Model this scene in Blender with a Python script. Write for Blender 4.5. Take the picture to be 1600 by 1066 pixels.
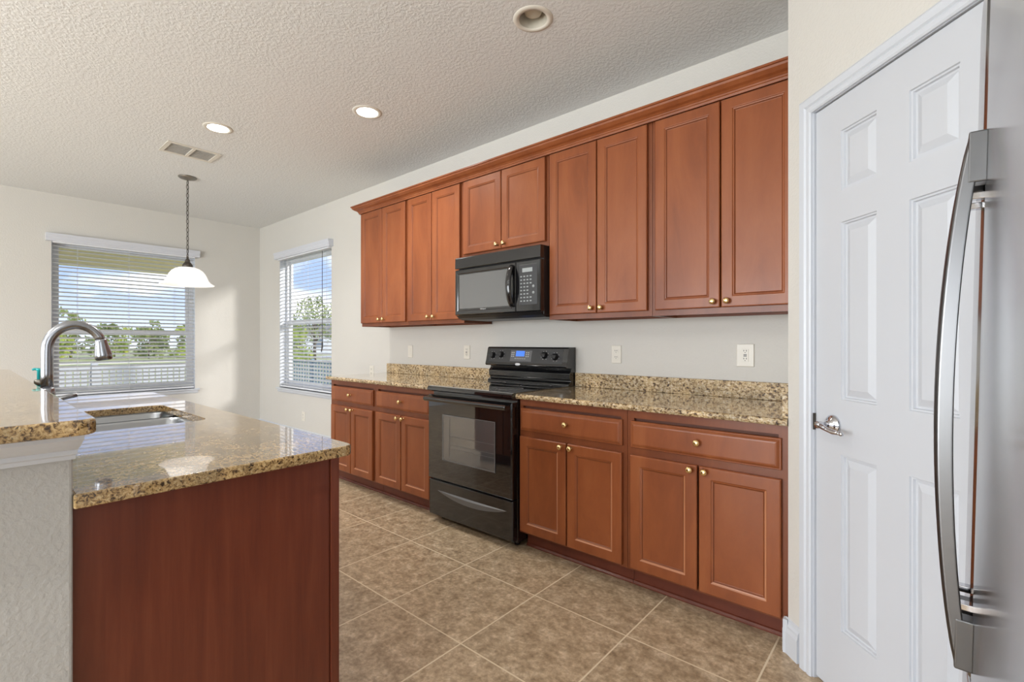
import bpy, bmesh, math, random
from math import sin, cos, pi, radians, atan2, sqrt
from mathutils import Vector, Matrix
random.seed(7)
for o in list(bpy.data.objects): bpy.data.objects.remove(o)
S = bpy.context.scene
COL = S.collection

# ------------------------------------------------------------------ camera
CEIL = 2.812
XW = -6.69            # far (window) wall
cam_d = bpy.data.cameras.new('camera'); cam = bpy.data.objects.new('camera', cam_d); COL.objects.link(cam)
cam_d.sensor_width = 36; cam_d.lens = 746.9/1600*36; cam_d.shift_y = 0.0007; cam_d.clip_start = .02; cam_d.clip_end = 400
cam.location = (0.4089, -2.7698, 1.2183); cam.rotation_euler = (pi/2, 0, radians(40.8755))
S.camera = cam
S.view_settings.view_transform = 'Standard'; S.view_settings.look = 'None'
S.view_settings.gamma = 1; S.view_settings.use_curve_mapping = False
S.view_settings.exposure = 0.36

# ------------------------------------------------------------------ world
W = bpy.data.worlds.new('sky'); S.world = W; W.use_nodes = True
nt = W.node_tree; nt.nodes.clear()
def N(t, ty, **kw):
    n = t.nodes.new(ty)
    for k, v in kw.items(): setattr(n, k, v)
    return n
out = N(nt, 'ShaderNodeOutputWorld'); bg = N(nt, 'ShaderNodeBackground'); tc = N(nt, 'ShaderNodeTexCoord')
sep = N(nt, 'ShaderNodeSeparateXYZ'); ramp = N(nt, 'ShaderNodeValToRGB'); mp = N(nt, 'ShaderNodeMapping')
noi = N(nt, 'ShaderNodeTexNoise'); cr = N(nt, 'ShaderNodeValToRGB'); mx = N(nt, 'ShaderNodeMix', data_type='RGBA')
nt.links.new(tc.outputs['Generated'], sep.inputs[0]); nt.links.new(sep.outputs['Z'], ramp.inputs[0])
ramp.color_ramp.elements[0].position = 0.0; ramp.color_ramp.elements[0].color = (.66, .74, .86, 1)
ramp.color_ramp.elements[1].position = .5; ramp.color_ramp.elements[1].color = (.20, .32, .62, 1)
e = ramp.color_ramp.elements.new(.1); e.color = (.34, .46, .74, 1)
mp.inputs['Scale'].default_value = (1, 1, 2.6); mp.inputs['Location'].default_value = (.3, 1.7, .35)
nt.links.new(tc.outputs['Generated'], mp.inputs[0]); nt.links.new(mp.outputs[0], noi.inputs['Vector'])
noi.inputs['Scale'].default_value = 3.6; noi.inputs['Detail'].default_value = 6; noi.inputs['Roughness'].default_value = .52
cr.color_ramp.elements[0].position = .5; cr.color_ramp.elements[1].position = .62
nt.links.new(noi.outputs[0], cr.inputs[0]); nt.links.new(cr.outputs[0], mx.inputs['Factor'])
nt.links.new(ramp.outputs[0], mx.inputs['A']); mx.inputs['B'].default_value = (1, 1, 1, 1)
nt.links.new(mx.outputs['Result'], bg.inputs[0]); bg.inputs[1].default_value = 1.25
nt.links.new(bg.outputs[0], out.inputs[0])

# ------------------------------------------------------------------ sun and added daylight fill
def light(name, kind, loc, direction, energy, color=(1, 1, 1), **kw):
    l = bpy.data.lights.new(name, kind); l.energy = energy; l.color = color
    for k, v in kw.items(): setattr(l, k, v)
    o = bpy.data.objects.new(name, l); COL.objects.link(o); o.location = loc
    o.rotation_euler = Vector(direction).to_track_quat('-Z', 'Y').to_euler()
    return o
light('sun', 'SUN', (0, 8, 8), (-1.25, -.62, -.42), 2.5, (1, .97, .92), angle=radians(9))
# added fill lights, tilted up, standing in for daylight from the unseen great room
light('fill_light_glass_doors', 'AREA', (-1.6, -6.9, 1.25), (0, 1, .55), 250, (.93, .97, 1), shape='RECTANGLE', size=3.5, size_y=2.2)
light('fill_light_back_window', 'AREA', (-5.2, -6.9, 1.5), (0, 1, .45), 42, (.93, .97, 1), shape='RECTANGLE', size=1.7, size_y=1.6)
light('fill_light_side_window', 'AREA', (3.1, -4.6, 1.5), (-1, .15, .45), 22, (.93, .97, 1), shape='RECTANGLE', size=1.9, size_y=1.6)

# ------------------------------------------------------------------ materials
def srgb(r, g, b):
    f = lambda c: (c/255/12.92) if c/255 <= .04045 else ((c/255+.055)/1.055)**2.4
    return (f(r), f(g), f(b), 1)
def mat(name, col, rough=.5, metal=0, coat=0, coat_r=.05, emis=None, estr=0, spec=.5, trans=0, ior=1.5):
    m = bpy.data.materials.new(name); m.use_nodes = True
    b = m.node_tree.nodes['Principled BSDF']
    b.inputs['Base Color'].default_value = col; b.inputs['Roughness'].default_value = rough
    b.inputs['Metallic'].default_value = metal; b.inputs['Coat Weight'].default_value = coat
    b.inputs['Coat Roughness'].default_value = coat_r; b.inputs['Specular IOR Level'].default_value = spec
    b.inputs['Transmission Weight'].default_value = trans; b.inputs['IOR'].default_value = ior
    if emis: b.inputs['Emission Color'].default_value = emis; b.inputs['Emission Strength'].default_value = estr
    return m
def pb(m): return m.node_tree.nodes['Principled BSDF']
def bump(m, scale, strength, dist=.002, detail=2, rough=.5, contrast=None, coord='Object', dist_noise=0):
    t = m.node_tree; b = pb(m)
    c = N(t, 'ShaderNodeTexCoord'); n = N(t, 'ShaderNodeTexNoise'); bp = N(t, 'ShaderNodeBump')
    n.inputs['Scale'].default_value = scale; n.inputs['Detail'].default_value = detail; n.inputs['Roughness'].default_value = rough
    n.inputs['Distortion'].default_value = dist_noise
    t.links.new(c.outputs[coord], n.inputs['Vector']); h = n.outputs[0]
    if contrast:
        r = N(t, 'ShaderNodeValToRGB'); r.color_ramp.elements[0].position = contrast[0]; r.color_ramp.elements[1].position = contrast[1]
        t.links.new(h, r.inputs[0]); h = r.outputs[0]
    bp.inputs['Strength'].default_value = strength; bp.inputs['Distance'].default_value = dist
    t.links.new(h, bp.inputs['Height']); t.links.new(bp.outputs[0], b.inputs['Normal'])
    return m
def noise_color(m, cols, scale=(1, 1, 1), nscale=5, detail=4, rough=.55, distort=0, coord='Object'):
    t = m.node_tree; b = pb(m)
    c = N(t, 'ShaderNodeTexCoord'); mpn = N(t, 'ShaderNodeMapping'); n = N(t, 'ShaderNodeTexNoise'); r = N(t, 'ShaderNodeValToRGB')
    mpn.inputs['Scale'].default_value = scale
    n.inputs['Scale'].default_value = nscale; n.inputs['Detail'].default_value = detail
    n.inputs['Roughness'].default_value = rough; n.inputs['Distortion'].default_value = distort
    t.links.new(c.outputs[coord], mpn.inputs[0]); t.links.new(mpn.outputs[0], n.inputs['Vector']); t.links.new(n.outputs[0], r.inputs[0])
    els = r.color_ramp.elements
    els[0].position = cols[0][0]; els[0].color = cols[0][1]; els[1].position = cols[-1][0]; els[1].color = cols[-1][1]
    for p, cc in cols[1:-1]: x = els.new(p); x.color = cc
    t.links.new(r.outputs[0], b.inputs['Base Color'])
    return m
M = {}
M['wall'] = bump(mat('wall_paint', srgb(208, 205, 199), .62), 90, .3, .0014, 2, contrast=(.42, .62))
M['ceiling'] = bump(mat('ceiling_knockdown', srgb(221, 222, 221), .8), 60, .4, .003, 3, .5, contrast=(.42, .62), dist_noise=.4)
M['kneewall'] = bump(mat('knee_wall_plaster', srgb(184, 183, 180), .6), 95, .35, .0016, 3, contrast=(.4, .64))
M['trim'] = mat('white_trim_paint', srgb(202, 206, 213), .38)
M['door_paint'] = mat('white_door_paint', srgb(196, 199, 205), .36)
M['vinyl'] = mat('white_vinyl', srgb(225, 227, 232), .35)
M['slat'] = mat('blind_slat', srgb(235, 236, 238), .45)
t_ = M['slat'].node_tree; tr_ = N(t_, 'ShaderNodeBsdfTranslucent'); tr_.inputs[0].default_value = (.8, .8, .8, 1); mx_ = N(t_, 'ShaderNodeMixShader'); mx_.inputs[0].default_value = .45
t_.links.new(pb(M['slat']).outputs[0], mx_.inputs[1]); t_.links.new(tr_.outputs[0], mx_.inputs[2]); t_.links.new(mx_.outputs[0], t_.nodes['Material Output'].inputs[0])
M['valance'] = mat('valance_paint', srgb(205, 208, 216), .42)
def wood(name, a, b_, c_, rough=.38, coat=.12, sc_=(1, 1, .22)):
    m = mat(name, a, rough, coat=coat, coat_r=.16, spec=.35)
    noise_color(m, [(.3, a), (.52, b_), (.75, c_)], sc_, 5.5, 6, .66, .5)
    return m
M['wood'] = wood('cabinet_cherry_wood', srgb(122, 64, 34), srgb(140, 77, 42), srgb(154, 90, 52))
M['wood_frame'] = wood('cabinet_frame_wood', srgb(106, 54, 29), srgb(120, 64, 35), srgb(132, 73, 41))
M['wood_bead'] = mat('worn_highlight_bead_wood', srgb(176, 118, 84), .35, coat=.2, coat_r=.2)  # pale bead: real wear plus an edge highlight put into the colour
M['wood_toe'] = wood('toe_kick_wood', srgb(92, 42, 28), srgb(103, 49, 32), srgb(112, 56, 38), .45, .15)
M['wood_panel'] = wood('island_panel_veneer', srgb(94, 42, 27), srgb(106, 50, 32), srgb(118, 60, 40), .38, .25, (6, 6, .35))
M['wood_dark'] = mat('cabinet_inner_wood', srgb(98, 52, 33), .6)  # plain dark brown of the cabinet carcasses
M['brass'] = mat('polished_brass', srgb(236, 206, 150), .2, 1)
M['black'] = mat('black_enamel', (.008, .008, .009, 1), .12, coat=.6, coat_r=.03)
M['blackm'] = mat('black_matte_plastic', (.012, .012, .013, 1), .4)
M['glassblack'] = mat('black_ceramic_glass', (.006, .006, .007, 1), .04, coat=1, coat_r=.02)
M['charcoal'] = mat('control_panel_charcoal', (.03, .03, .032, 1), .32)
M['ovenwin'] = mat('smoked_oven_glass', (.075, .077, .08, 1), .06, coat=1, coat_r=.02)
M['greyhl'] = mat('grey_recess', (.13, .13, .135, 1), .3)
M['white_mark'] = mat('white_print', srgb(205, 205, 205), .5)
M['bluelcd'] = mat('blue_display', srgb(60, 110, 215), .3, emis=srgb(70, 125, 235), estr=.55)
M['greylcd'] = mat('grey_display', srgb(150, 155, 155), .3)
M['silver'] = mat('silver_badge', srgb(225, 225, 228), .25, .3)
M['chrome'] = mat('chrome', (.62, .62, .65, 1), .06, 1)
M['nickel'] = mat('brushed_nickel_faucet', (.36, .375, .41, 1), .26, 1)
M['steel_sink'] = mat('satin_sink_steel', (.55, .57, .6, 1), .28, 1)
M['bronze'] = mat('oil_rubbed_bronze', (.07, .06, .05, 1), .4, .6)
M['canopy'] = mat('pendant_canopy_metal', (.26, .24, .21, 1), .35, .8)
M['plate'] = mat('almond_plate', srgb(224, 219, 208), .35)
M['plate_dark'] = mat('outlet_slot', (.03, .03, .03, 1), .5)
M['lampglow'] = mat('lamp_lens', (1, 1, 1, 1), .5, emis=(1, .97, .9, 1), estr=14)
M['bulb_soft'] = mat('soft_bulb', (1, 1, 1, 1), .5, emis=(1, .95, .88, 1), estr=1.2)
M['canwhite'] = mat('can_trim_white', srgb(216, 211, 200), .5)
M['canbaffle'] = mat('can_baffle', srgb(196, 190, 176), .35)
M['bulb_off'] = mat('frosted_bulb', srgb(196, 191, 176), .4)
M['shade'] = mat('self_lit_alabaster_glass', (.95, .93, .9, 1), .25, emis=(1, .98, .96, 1), estr=.42)  # faint emission whitens the unlit shade in place of room light
M['teal'] = mat('teal_plastic', srgb(30, 168, 170), .2)
M['clear'] = mat('clear_plastic', srgb(205, 225, 225), .1)
def stainless():
    m = mat('stainless_steel', (.47, .47, .475, 1), .2, 1)
    t = m.node_tree; b = pb(m)
    c = N(t, 'ShaderNodeTexCoord'); mpn = N(t, 'ShaderNodeMapping'); n = N(t, 'ShaderNodeTexNoise'); bp = N(t, 'ShaderNodeBump')
    mpn.inputs['Scale'].default_value = (2, 2, 700); n.inputs['Scale'].default_value = 1; n.inputs['Detail'].default_value = 3
    t.links.new(c.outputs['Object'], mpn.inputs[0]); t.links.new(mpn.outputs[0], n.inputs['Vector'])
    bp.inputs['Strength'].default_value = .05; bp.inputs['Distance'].default_value = .0005
    t.links.new(n.outputs[0], bp.inputs['Height']); t.links.new(bp.outputs[0], b.inputs['Normal'])
    return m
M['stainless'] = stainless()
pb(M['ovenwin']).inputs['Coat IOR'].default_value = 1.9
M['handle_steel'] = mat('handle_satin_steel', (.14, .14, .143, 1), .28, 1)
M['fridge_side'] = mat('fridge_side_grey', srgb(120, 121, 124), .5)
def granite(name, base, cior=1.45, gr=.12, gc=1, fs=1):
    m = mat(name, (.5, .4, .3, 1), gr, coat=gc, coat_r=.02, spec=.25)
    pb(m).inputs['Coat IOR'].default_value = cior
    t = m.node_tree; b = pb(m)
    c = N(t, 'ShaderNodeTexCoord'); mpn = N(t, 'ShaderNodeMapping'); mpn.inputs['Rotation'].default_value = (.3, .5, .6)
    mpn.inputs['Scale'].default_value = (fs, 1.35*fs, 1.35*fs)
    t.links.new(c.outputs['Object'], mpn.inputs[0])
    n1 = N(t, 'ShaderNodeTexNoise'); n1.inputs['Scale'].default_value = 62; n1.inputs['Detail'].default_value = 5; n1.inputs['Roughness'].default_value = .62; n1.inputs['Distortion'].default_value = .7
    r1 = N(t, 'ShaderNodeValToRGB'); els = r1.color_ramp.elements
    els[0].position = .36; els[0].color = base[0]; els[1].position = .66; els[1].color = base[4]
    for p, cc in ((.42, base[1]), (.48, base[2]), (.56, base[3])): x = els.new(p); x.color = cc
    n2 = N(t, 'ShaderNodeTexNoise'); n2.inputs['Scale'].default_value = 85; n2.inputs['Detail'].default_value = 3; n2.inputs['Roughness'].default_value = .7; n2.inputs['Distortion'].default_value = 1.0
    r2 = N(t, 'ShaderNodeValToRGB'); r2.color_ramp.elements[0].position = .60; r2.color_ramp.elements[1].position = .66
    mxn = N(t, 'ShaderNodeMix', data_type='RGBA')
    n3 = N(t, 'ShaderNodeTexNoise'); n3.inputs['Scale'].default_value = 7; n3.inputs['Detail'].default_value = 3
    r3 = N(t, 'ShaderNodeValToRGB'); r3.color_ramp.elements[0].position = .35; r3.color_ramp.elements[0].color = (.72, .72, .74, 1); r3.color_ramp.elements[1].position = .65; r3.color_ramp.elements[1].color = (1.1, 1.06, 1, 1)
    mul = N(t, 'ShaderNodeMix', data_type='RGBA', blend_type='MULTIPLY'); mul.inputs['Factor'].default_value = 1
    for n in (n1, n2, n3): t.links.new(mpn.outputs[0], n.inputs['Vector'])
    t.links.new(n1.outputs[0], r1.inputs[0]); t.links.new(n2.outputs[0], r2.inputs[0]); t.links.new(n3.outputs[0], r3.inputs[0])
    t.links.new(r1.outputs[0], mxn.inputs['A']); mxn.inputs['B'].default_value = base[5]; t.links.new(r2.outputs[0], mxn.inputs['Factor'])
    t.links.new(mxn.outputs['Result'], mul.inputs['A']); t.links.new(r3.outputs[0], mul.inputs['B'])
    t.links.new(mul.outputs['Result'], b.inputs['Base Color'])
    return m
M['granite'] = granite('santa_cecilia_granite', [srgb(58, 46, 44), srgb(134, 108, 78), srgb(186, 160, 118), srgb(206, 186, 150), srgb(224, 212, 192), srgb(48, 42, 46)])
M['granite_splash'] = granite('santa_cecilia_granite_upright', [srgb(58, 46, 44), srgb(134, 108, 78), srgb(186, 160, 118), srgb(206, 186, 150), srgb(224, 212, 192), srgb(48, 42, 46)], gr=.4, gc=.0)
M['granite_island'] = granite('golden_granite', [srgb(60, 46, 34), srgb(122, 96, 64), srgb(170, 140, 94), srgb(194, 166, 118), srgb(212, 190, 148), srgb(60, 46, 36)], 1.7, .2, .8, 1.6)
def tile():
    m = mat('floor_tile', (.4, .3, .2, 1), .4, coat=.15, coat_r=.25)
    t = m.node_tree; b = pb(m)
    c = N(t, 'ShaderNodeTexCoord'); mpn = N(t, 'ShaderNodeMapping'); mpn.inputs['Location'].default_value = (.048+.481*20, .963+.484*20, 0)
    t.links.new(c.outputs['Object'], mpn.inputs[0])
    br = N(t, 'ShaderNodeTexBrick'); br.offset = 0; br.squash = 1
    br.inputs['Scale'].default_value = 1; br.inputs['Brick Width'].default_value = .481; br.inputs['Row Height'].default_value = .484
    br.inputs['Mortar Size'].default_value = .0035; br.inputs['Mortar Smooth'].default_value = .1; br.inputs['Bias'].default_value = 0
    br.inputs['Color1'].default_value = (.88, .88, .88, 1); br.inputs['Color2'].default_value = (1.08, 1.08, 1.08, 1); br.inputs['Mortar'].default_value = (1, 1, 1, 1)
    t.links.new(mpn.outputs[0], br.inputs['Vector'])
    n = N(t, 'ShaderNodeTexNoise'); n.inputs['Scale'].default_value = 15; n.inputs['Detail'].default_value = 12; n.inputs['Roughness'].default_value = .78
    r = N(t, 'ShaderNodeValToRGB'); els = r.color_ramp.elements
    els[0].position = .34; els[0].color = srgb(140, 118, 92); els[1].position = .68; els[1].color = srgb(226, 208, 182)
    for p, cc in ((.45, srgb(168, 146, 118)), (.54, srgb(190, 168, 139))): x = els.new(p); x.color = cc
    n2 = N(t, 'ShaderNodeTexNoise'); n2.inputs['Scale'].default_value = 55; n2.inputs['Detail'].default_value = 4
    r2 = N(t, 'ShaderNodeValToRGB'); r2.color_ramp.elements[0].position = .3; r2.color_ramp.elements[0].color = (.72, .70, .68, 1); r2.color_ramp.elements[1].position = .6; r2.color_ramp.elements[1].color = (1.06, 1.06, 1.06, 1)
    for q in (n, n2): t.links.new(c.outputs['Object'], q.inputs['Vector'])
    m1 = N(t, 'ShaderNodeMix', data_type='RGBA', blend_type='MULTIPLY'); m1.inputs['Factor'].default_value = 1
    m2 = N(t, 'ShaderNodeMix', data_type='RGBA', blend_type='MULTIPLY'); m2.inputs['Factor'].default_value = 1
    m3 = N(t, 'ShaderNodeMix', data_type='RGBA')
    t.links.new(n.outputs[0], r.inputs[0]); t.links.new(n2.outputs[0], r2.inputs[0])
    t.links.new(r.outputs[0], m1.inputs['A']); t.links.new(r2.outputs[0], m1.inputs['B'])
    t.links.new(m1.outputs['Result'], m2.inputs['A']); t.links.new(br.outputs['Color'], m2.inputs['B'])
    t.links.new(m2.outputs['Result'], m3.inputs['A']); m3.inputs['B'].default_value = srgb(224, 208, 180)
    t.links.new(br.outputs['Fac'], m3.inputs['Factor']); t.links.new(m3.outputs['Result'], b.inputs['Base Color'])
    bp = N(t, 'ShaderNodeBump'); bp.invert = True; bp.inputs['Strength'].default_value = .5; bp.inputs['Distance'].default_value = .002
    ad = N(t, 'ShaderNodeMath', operation='MULTIPLY_ADD'); ad.inputs[1].default_value = -.12
    t.links.new(n2.outputs[0], ad.inputs[0]); t.links.new(br.outputs['Fac'], ad.inputs[2])
    t.links.new(ad.outputs[0], bp.inputs['Height']); t.links.new(bp.outputs[0], b.inputs['Normal'])
    return m
M['tile'] = tile()
M['grass'] = noise_color(mat('grass', (.2, .3, .1, 1), .9), [(.35, srgb(172, 176, 118)), (.65, srgb(214, 208, 152))], nscale=.9)
M['leaf'] = noise_color(mat('tree_leaves', (.1, .2, .05, 1), .7), [(.35, srgb(120, 132, 92)), (.65, srgb(182, 192, 122))], nscale=.8)
M['leaf_bright'] = noise_color(mat('bush_leaves', (.1, .2, .05, 1), .7), [(.35, srgb(150, 172, 84)), (.65, srgb(210, 216, 112))], nscale=1.6)
M['bark'] = mat('bark', srgb(98, 88, 78), .9)
M['path'] = mat('pale_concrete', srgb(232, 226, 214), .8)
M['fence'] = mat('white_fence_vinyl', srgb(188, 191, 197), .5)
M['fence_blue'] = mat('grey_fence_vinyl', srgb(126, 146, 160), .5)
M['soffit'] = mat('tan_soffit', srgb(242, 233, 198), .7)
M['stucco'] = mat('far_house_stucco', srgb(200, 205, 214), .8)
M['roof'] = mat('far_house_roof', srgb(120, 120, 128), .8)
M['farglass'] = mat('far_house_window', srgb(90, 105, 125), .2)
def pane():
    m = bpy.data.materials.new('window_glass'); m.use_nodes = True; t = m.node_tree; t.nodes.clear()
    o = N(t, 'ShaderNodeOutputMaterial'); a = N(t, 'ShaderNodeBsdfTransparent'); g = N(t, 'ShaderNodeBsdfGlossy'); x = N(t, 'ShaderNodeMixShader')
    f = N(t, 'ShaderNodeMath', operation='POWER'); f.inputs[1].default_value = 4.0; lw = N(t, 'ShaderNodeLayerWeight'); lw.inputs[0].default_value = .3; t.links.new(lw.outputs['Facing'], f.inputs[0]); g.inputs['Roughness'].default_value = .02
    t.links.new(f.outputs[0], x.inputs[0]); t.links.new(a.outputs[0], x.inputs[1]); t.links.new(g.outputs[0], x.inputs[2]); t.links.new(x.outputs[0], o.inputs[0])
    return m
M['pane'] = pane()

# ------------------------------------------------------------------ mesh helpers
class MB:
    def __init__(s): s.v = []; s.f = []; s.m = []; s.sm = []
    def add(s, vs, fs, mi=0, smooth=False, T=None):
        b = len(s.v)
        for p in vs:
            p = Vector(p); s.v.append(T @ p if T else p)
        for f in fs: s.f.append([b+i for i in f]); s.m.append(mi); s.sm.append(smooth)
        return s
    def box(s, x0, x1, y0, y1, z0, z1, mi=0, T=None):
        if x0 > x1: x0, x1 = x1, x0
        if y0 > y1: y0, y1 = y1, y0
        if z0 > z1: z0, z1 = z1, z0
        v = [(x0,y0,z0),(x1,y0,z0),(x1,y1,z0),(x0,y1,z0),(x0,y0,z1),(x1,y0,z1),(x1,y1,z1),(x0,y1,z1)]
        return s.add(v, [(0,3,2,1),(4,5,6,7),(0,1,5,4),(1,2,6,5),(2,3,7,6),(3,0,4,7)], mi, False, T)
    def prism(s, poly, a0, a1, axis='x', mi=0, smooth=False, T=None):
        # poly: 2D points; axis x -> (y,z) ; y -> (x,z) ; z -> (x,y)
        n = len(poly); fn = {'x': lambda p, a: (a, p[0], p[1]), 'y': lambda p, a: (p[0], a, p[1]), 'z': lambda p, a: (p[0], p[1], a)}[axis]
        v = [fn(p, a0) for p in poly]+[fn(p, a1) for p in poly]
        f = [(i, (i+1) % n, (i+1) % n+n, i+n) for i in range(n)]
        s.add(v, f, mi, smooth, T); s.add(v, [tuple(range(n))[::-1], tuple(range(n, 2*n))], mi, False, T); return s
    def lathe(s, prof, c=(0, 0, 0), seg=24, mi=0, T=None, smooth=True, cap=True):
        # prof: (r,z) list, about the z axis
        v = []; f = []; n = len(prof)
        for i in range(seg):
            a = 2*pi*i/seg
            for r, z in prof: v.append((c[0]+r*cos(a), c[1]+r*sin(a), c[2]+z))
        for i in range(seg):
            j = (i+1) % seg
            for k in range(n-1): f.append((i*n+k, j*n+k, j*n+k+1, i*n+k+1))
        s.add(v, f, mi, smooth, T)
        if cap:
            if prof[0][0] > 1e-5: s.add([v[i*n] for i in range(seg)], [tuple(range(seg))[::-1]], mi, False, T)
            if prof[-1][0] > 1e-5: s.add([v[i*n+n-1] for i in range(seg)], [tuple(range(seg))], mi, False, T)
        return s
    def tube(s, pts, rad, seg=12, mi=0, T=None, flat=1.0, up=None):
        pts = [Vector(p) for p in pts]; n = len(pts)
        R = rad if isinstance(rad, (list, tuple)) else [rad]*n
        v = []; f = []; u = None
        for i, p in enumerate(pts):
            t = (pts[min(i+1, n-1)]-pts[max(i-1, 0)]).normalized()
            if u is None:
                u = Vector(up) if up else (Vector((0, 0, 1)) if abs(t.z) < .9 else Vector((1, 0, 0)))
            u = (u-t*u.dot(t)).normalized(); w = t.cross(u)
            for k in range(seg):
                a = 2*pi*k/seg; v.append(p+u*R[i]*cos(a)+w*R[i]*flat*sin(a))
        for i in range(n-1):
            for k in range(seg):
                l = (k+1) % seg; f.append((i*seg+k, i*seg+l, (i+1)*seg+l, (i+1)*seg+k))
        s.add(v, f, mi, True, T)
        s.add(v[:seg], [tuple(range(seg))[::-1]], mi, False, T); s.add(v[-seg:], [tuple(range(seg))], mi, False, T)
        return s
    def rings(s, x0, x1, z0, z1, rings, fill=True, mi=0, T=None):
        # rectangles nested inward on the -y side; rings: (inset, y)
        v = []; f = []
        for ins, y in rings:
            v += [(x0+ins, y, z0+ins), (x1-ins, y, z0+ins), (x1-ins, y, z1-ins), (x0+ins, y, z1-ins)]
        for k in range(len(rings)-1):
            for i in range(4): j = (i+1) % 4; f.append((k*4+i, k*4+j, k*4+4+j, k*4+4+i))
        b = (len(rings)-1)*4
        if fill: f.append((b, b+1, b+2, b+3))
        return s.add(v, f, mi, False, T)
    def build(s, name, mats, parent=None, bevel=0, seg=2, loc=None, fix=True):
        me = bpy.data.meshes.new(name); me.from_pydata([tuple(p) for p in s.v], [], s.f)
        if not isinstance(mats, (list, tuple)): mats = [mats]
        for m in mats: me.materials.append(M[m] if isinstance(m, str) else m)
        for p, mi, sm in zip(me.polygons, s.m, s.sm): p.material_index = mi; p.use_smooth = sm
        if fix:
            bm = bmesh.new(); bm.from_mesh(me); bmesh.ops.remove_doubles(bm, verts=bm.verts, dist=1e-5)
            bmesh.ops.recalc_face_normals(bm, faces=bm.faces); bm.to_mesh(me); bm.free()
        o = bpy.data.objects.new(name, me); COL.objects.link(o)
        if parent: o.parent = parent
        if loc: o.location = loc
        if bevel:
            md = o.modifiers.new('bevel', 'BEVEL'); md.width = bevel; md.segments = seg; md.limit_method = 'ANGLE'; md.angle_limit = radians(40)
            md.harden_normals = False
        return o
def tag(o, label, cat, group=None, kind=None):
    o['label'] = label; o['category'] = cat
    if group: o['group'] = group
    if kind: o['kind'] = kind
    return o
def thing(name, label, cat, loc=(0, 0, 0), rz=0, group=None):
    o = bpy.data.objects.new(name, None); COL.objects.link(o); o.location = loc; o.rotation_euler = (0, 0, rz); o.empty_display_size = .1
    return tag(o, label, cat, group)
def struct(o, label=None, cat=None):
    o['kind'] = 'structure'
    if label: o['label'] = label
    if cat: o['category'] = cat
    return o
def copy_tree(o, parent=None):
    c = o.copy(); COL.objects.link(c)
    if parent: c.parent = parent
    for ch in list(o.children): copy_tree(ch, c)
    return c
def rounded(x0, x1, y0, y1, r, n=5):
    p = []
    for cx, cy, a in ((x1-r, y1-r, 0), (x0+r, y1-r, pi/2), (x0+r, y0+r, pi), (x1-r, y0+r, 3*pi/2)):
        for i in range(n+1): t = a+pi/2*i/n; p.append((cx+r*cos(t), cy+r*sin(t)))
    return p
def text(body, name, size, loc, rot, m, parent, ext=.0004, align='CENTER'):
    c = bpy.data.curves.new(name, 'FONT'); c.body = body; c.size = size; c.extrude = ext; c.align_x = align; c.align_y = 'CENTER'
    c.materials.append(M[m]); t = bpy.data.objects.new(name, c); COL.objects.link(t)
    me = bpy.data.meshes.new_from_object(t); bpy.data.objects.remove(t)
    o = bpy.data.objects.new(name, me); COL.objects.link(o); o.location = loc; o.rotation_euler = rot
    if parent: o.parent = parent
    return o

# ------------------------------------------------------------------ room shell
WX1, WZ0, WZ1 = (-2.127, -.790), .62, 2.335          # window 1 (far wall) y range and z range
WX2 = (-6.052, -4.705)                                # window 2 (kitchen wall) x range
YB, XR2 = -7.0, 3.2
T = .16
struct(MB().box(XW-T, XR2+T, YB-T, T, -.12, 0).build('floor', 'tile'), 'brown mottled ceramic tile floor laid square with pale grout', 'floor')
# ceiling with holes cut for the recessed cans
CANS = [(-3.58, -1.51), (-2.52, -.92), (-1.057, -.917)]
def ceiling():
    bm = bmesh.new()
    outer = [bm.verts.new(p) for p in ((XW-T, YB-T, CEIL), (XR2+T, YB-T, CEIL), (XR2+T, T, CEIL), (XW-T, T, CEIL))]
    edges = [bm.edges.new((outer[i], outer[(i+1) % 4])) for i in range(4)]
    for x, y in CANS:
        vs = [bm.verts.new((x+.072*cos(2*pi*i/32), y+.072*sin(2*pi*i/32), CEIL)) for i in range(32)]
        edges += [bm.edges.new((vs[i], vs[(i+1) % 32])) for i in range(32)]
    bmesh.ops.triangle_fill(bm, edges=edges, use_beauty=True)
    for f in list(bm.faces):
        c = f.calc_center_median()
        if any((c.x-x)**2+(c.y-y)**2 < .071**2 and all((v.co.x-x)**2+(v.co.y-y)**2 < .0735**2 for v in f.verts) for x, y in CANS): bm.faces.remove(f)
    me = bpy.data.meshes.new('ceiling'); bm.to_mesh(me); bm.free(); me.materials.append(M['ceiling'])
    o = bpy.data.objects.new('ceiling', me); COL.objects.link(o)
    return struct(o, 'knockdown textured off-white ceiling', 'ceiling')
ceiling()
struct(MB().box(XW-T, XR2+T, YB-T, T, CEIL+.25, CEIL+.4).build('ceiling_deck', 'wall'), 'roof deck above the textured ceiling', 'ceiling')
def wall_x(name, x0, x1, ya, yb, holes, label):      # wall lying in x (thickness y), holes (u0,u1,z0,z1)
    mb = MB(); us = ya
    for (a, b, c, d) in sorted(holes):
        mb.box(x0, x1, us, a, 0, CEIL+.25); mb.box(x0, x1, a, b, 0, c); mb.box(x0, x1, a, b, d, CEIL+.25); us = b
    mb.box(x0, x1, us, yb, 0, CEIL+.25)
    return struct(mb.build(name, 'wall', fix=False), label, 'wall')
def wall_y(name, y0, y1, xa, xb, holes, label):
    mb = MB(); us = xa
    for (a, b, c, d) in sorted(holes):
        mb.box(us, a, y0, y1, 0, CEIL+.25); mb.box(a, b, y0, y1, 0, c); mb.box(a, b, y0, y1, d, CEIL+.25); us = b
    mb.box(us, xb, y0, y1, 0, CEIL+.25)
    return struct(mb.build(name, 'wall', fix=False), label, 'wall')
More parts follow.
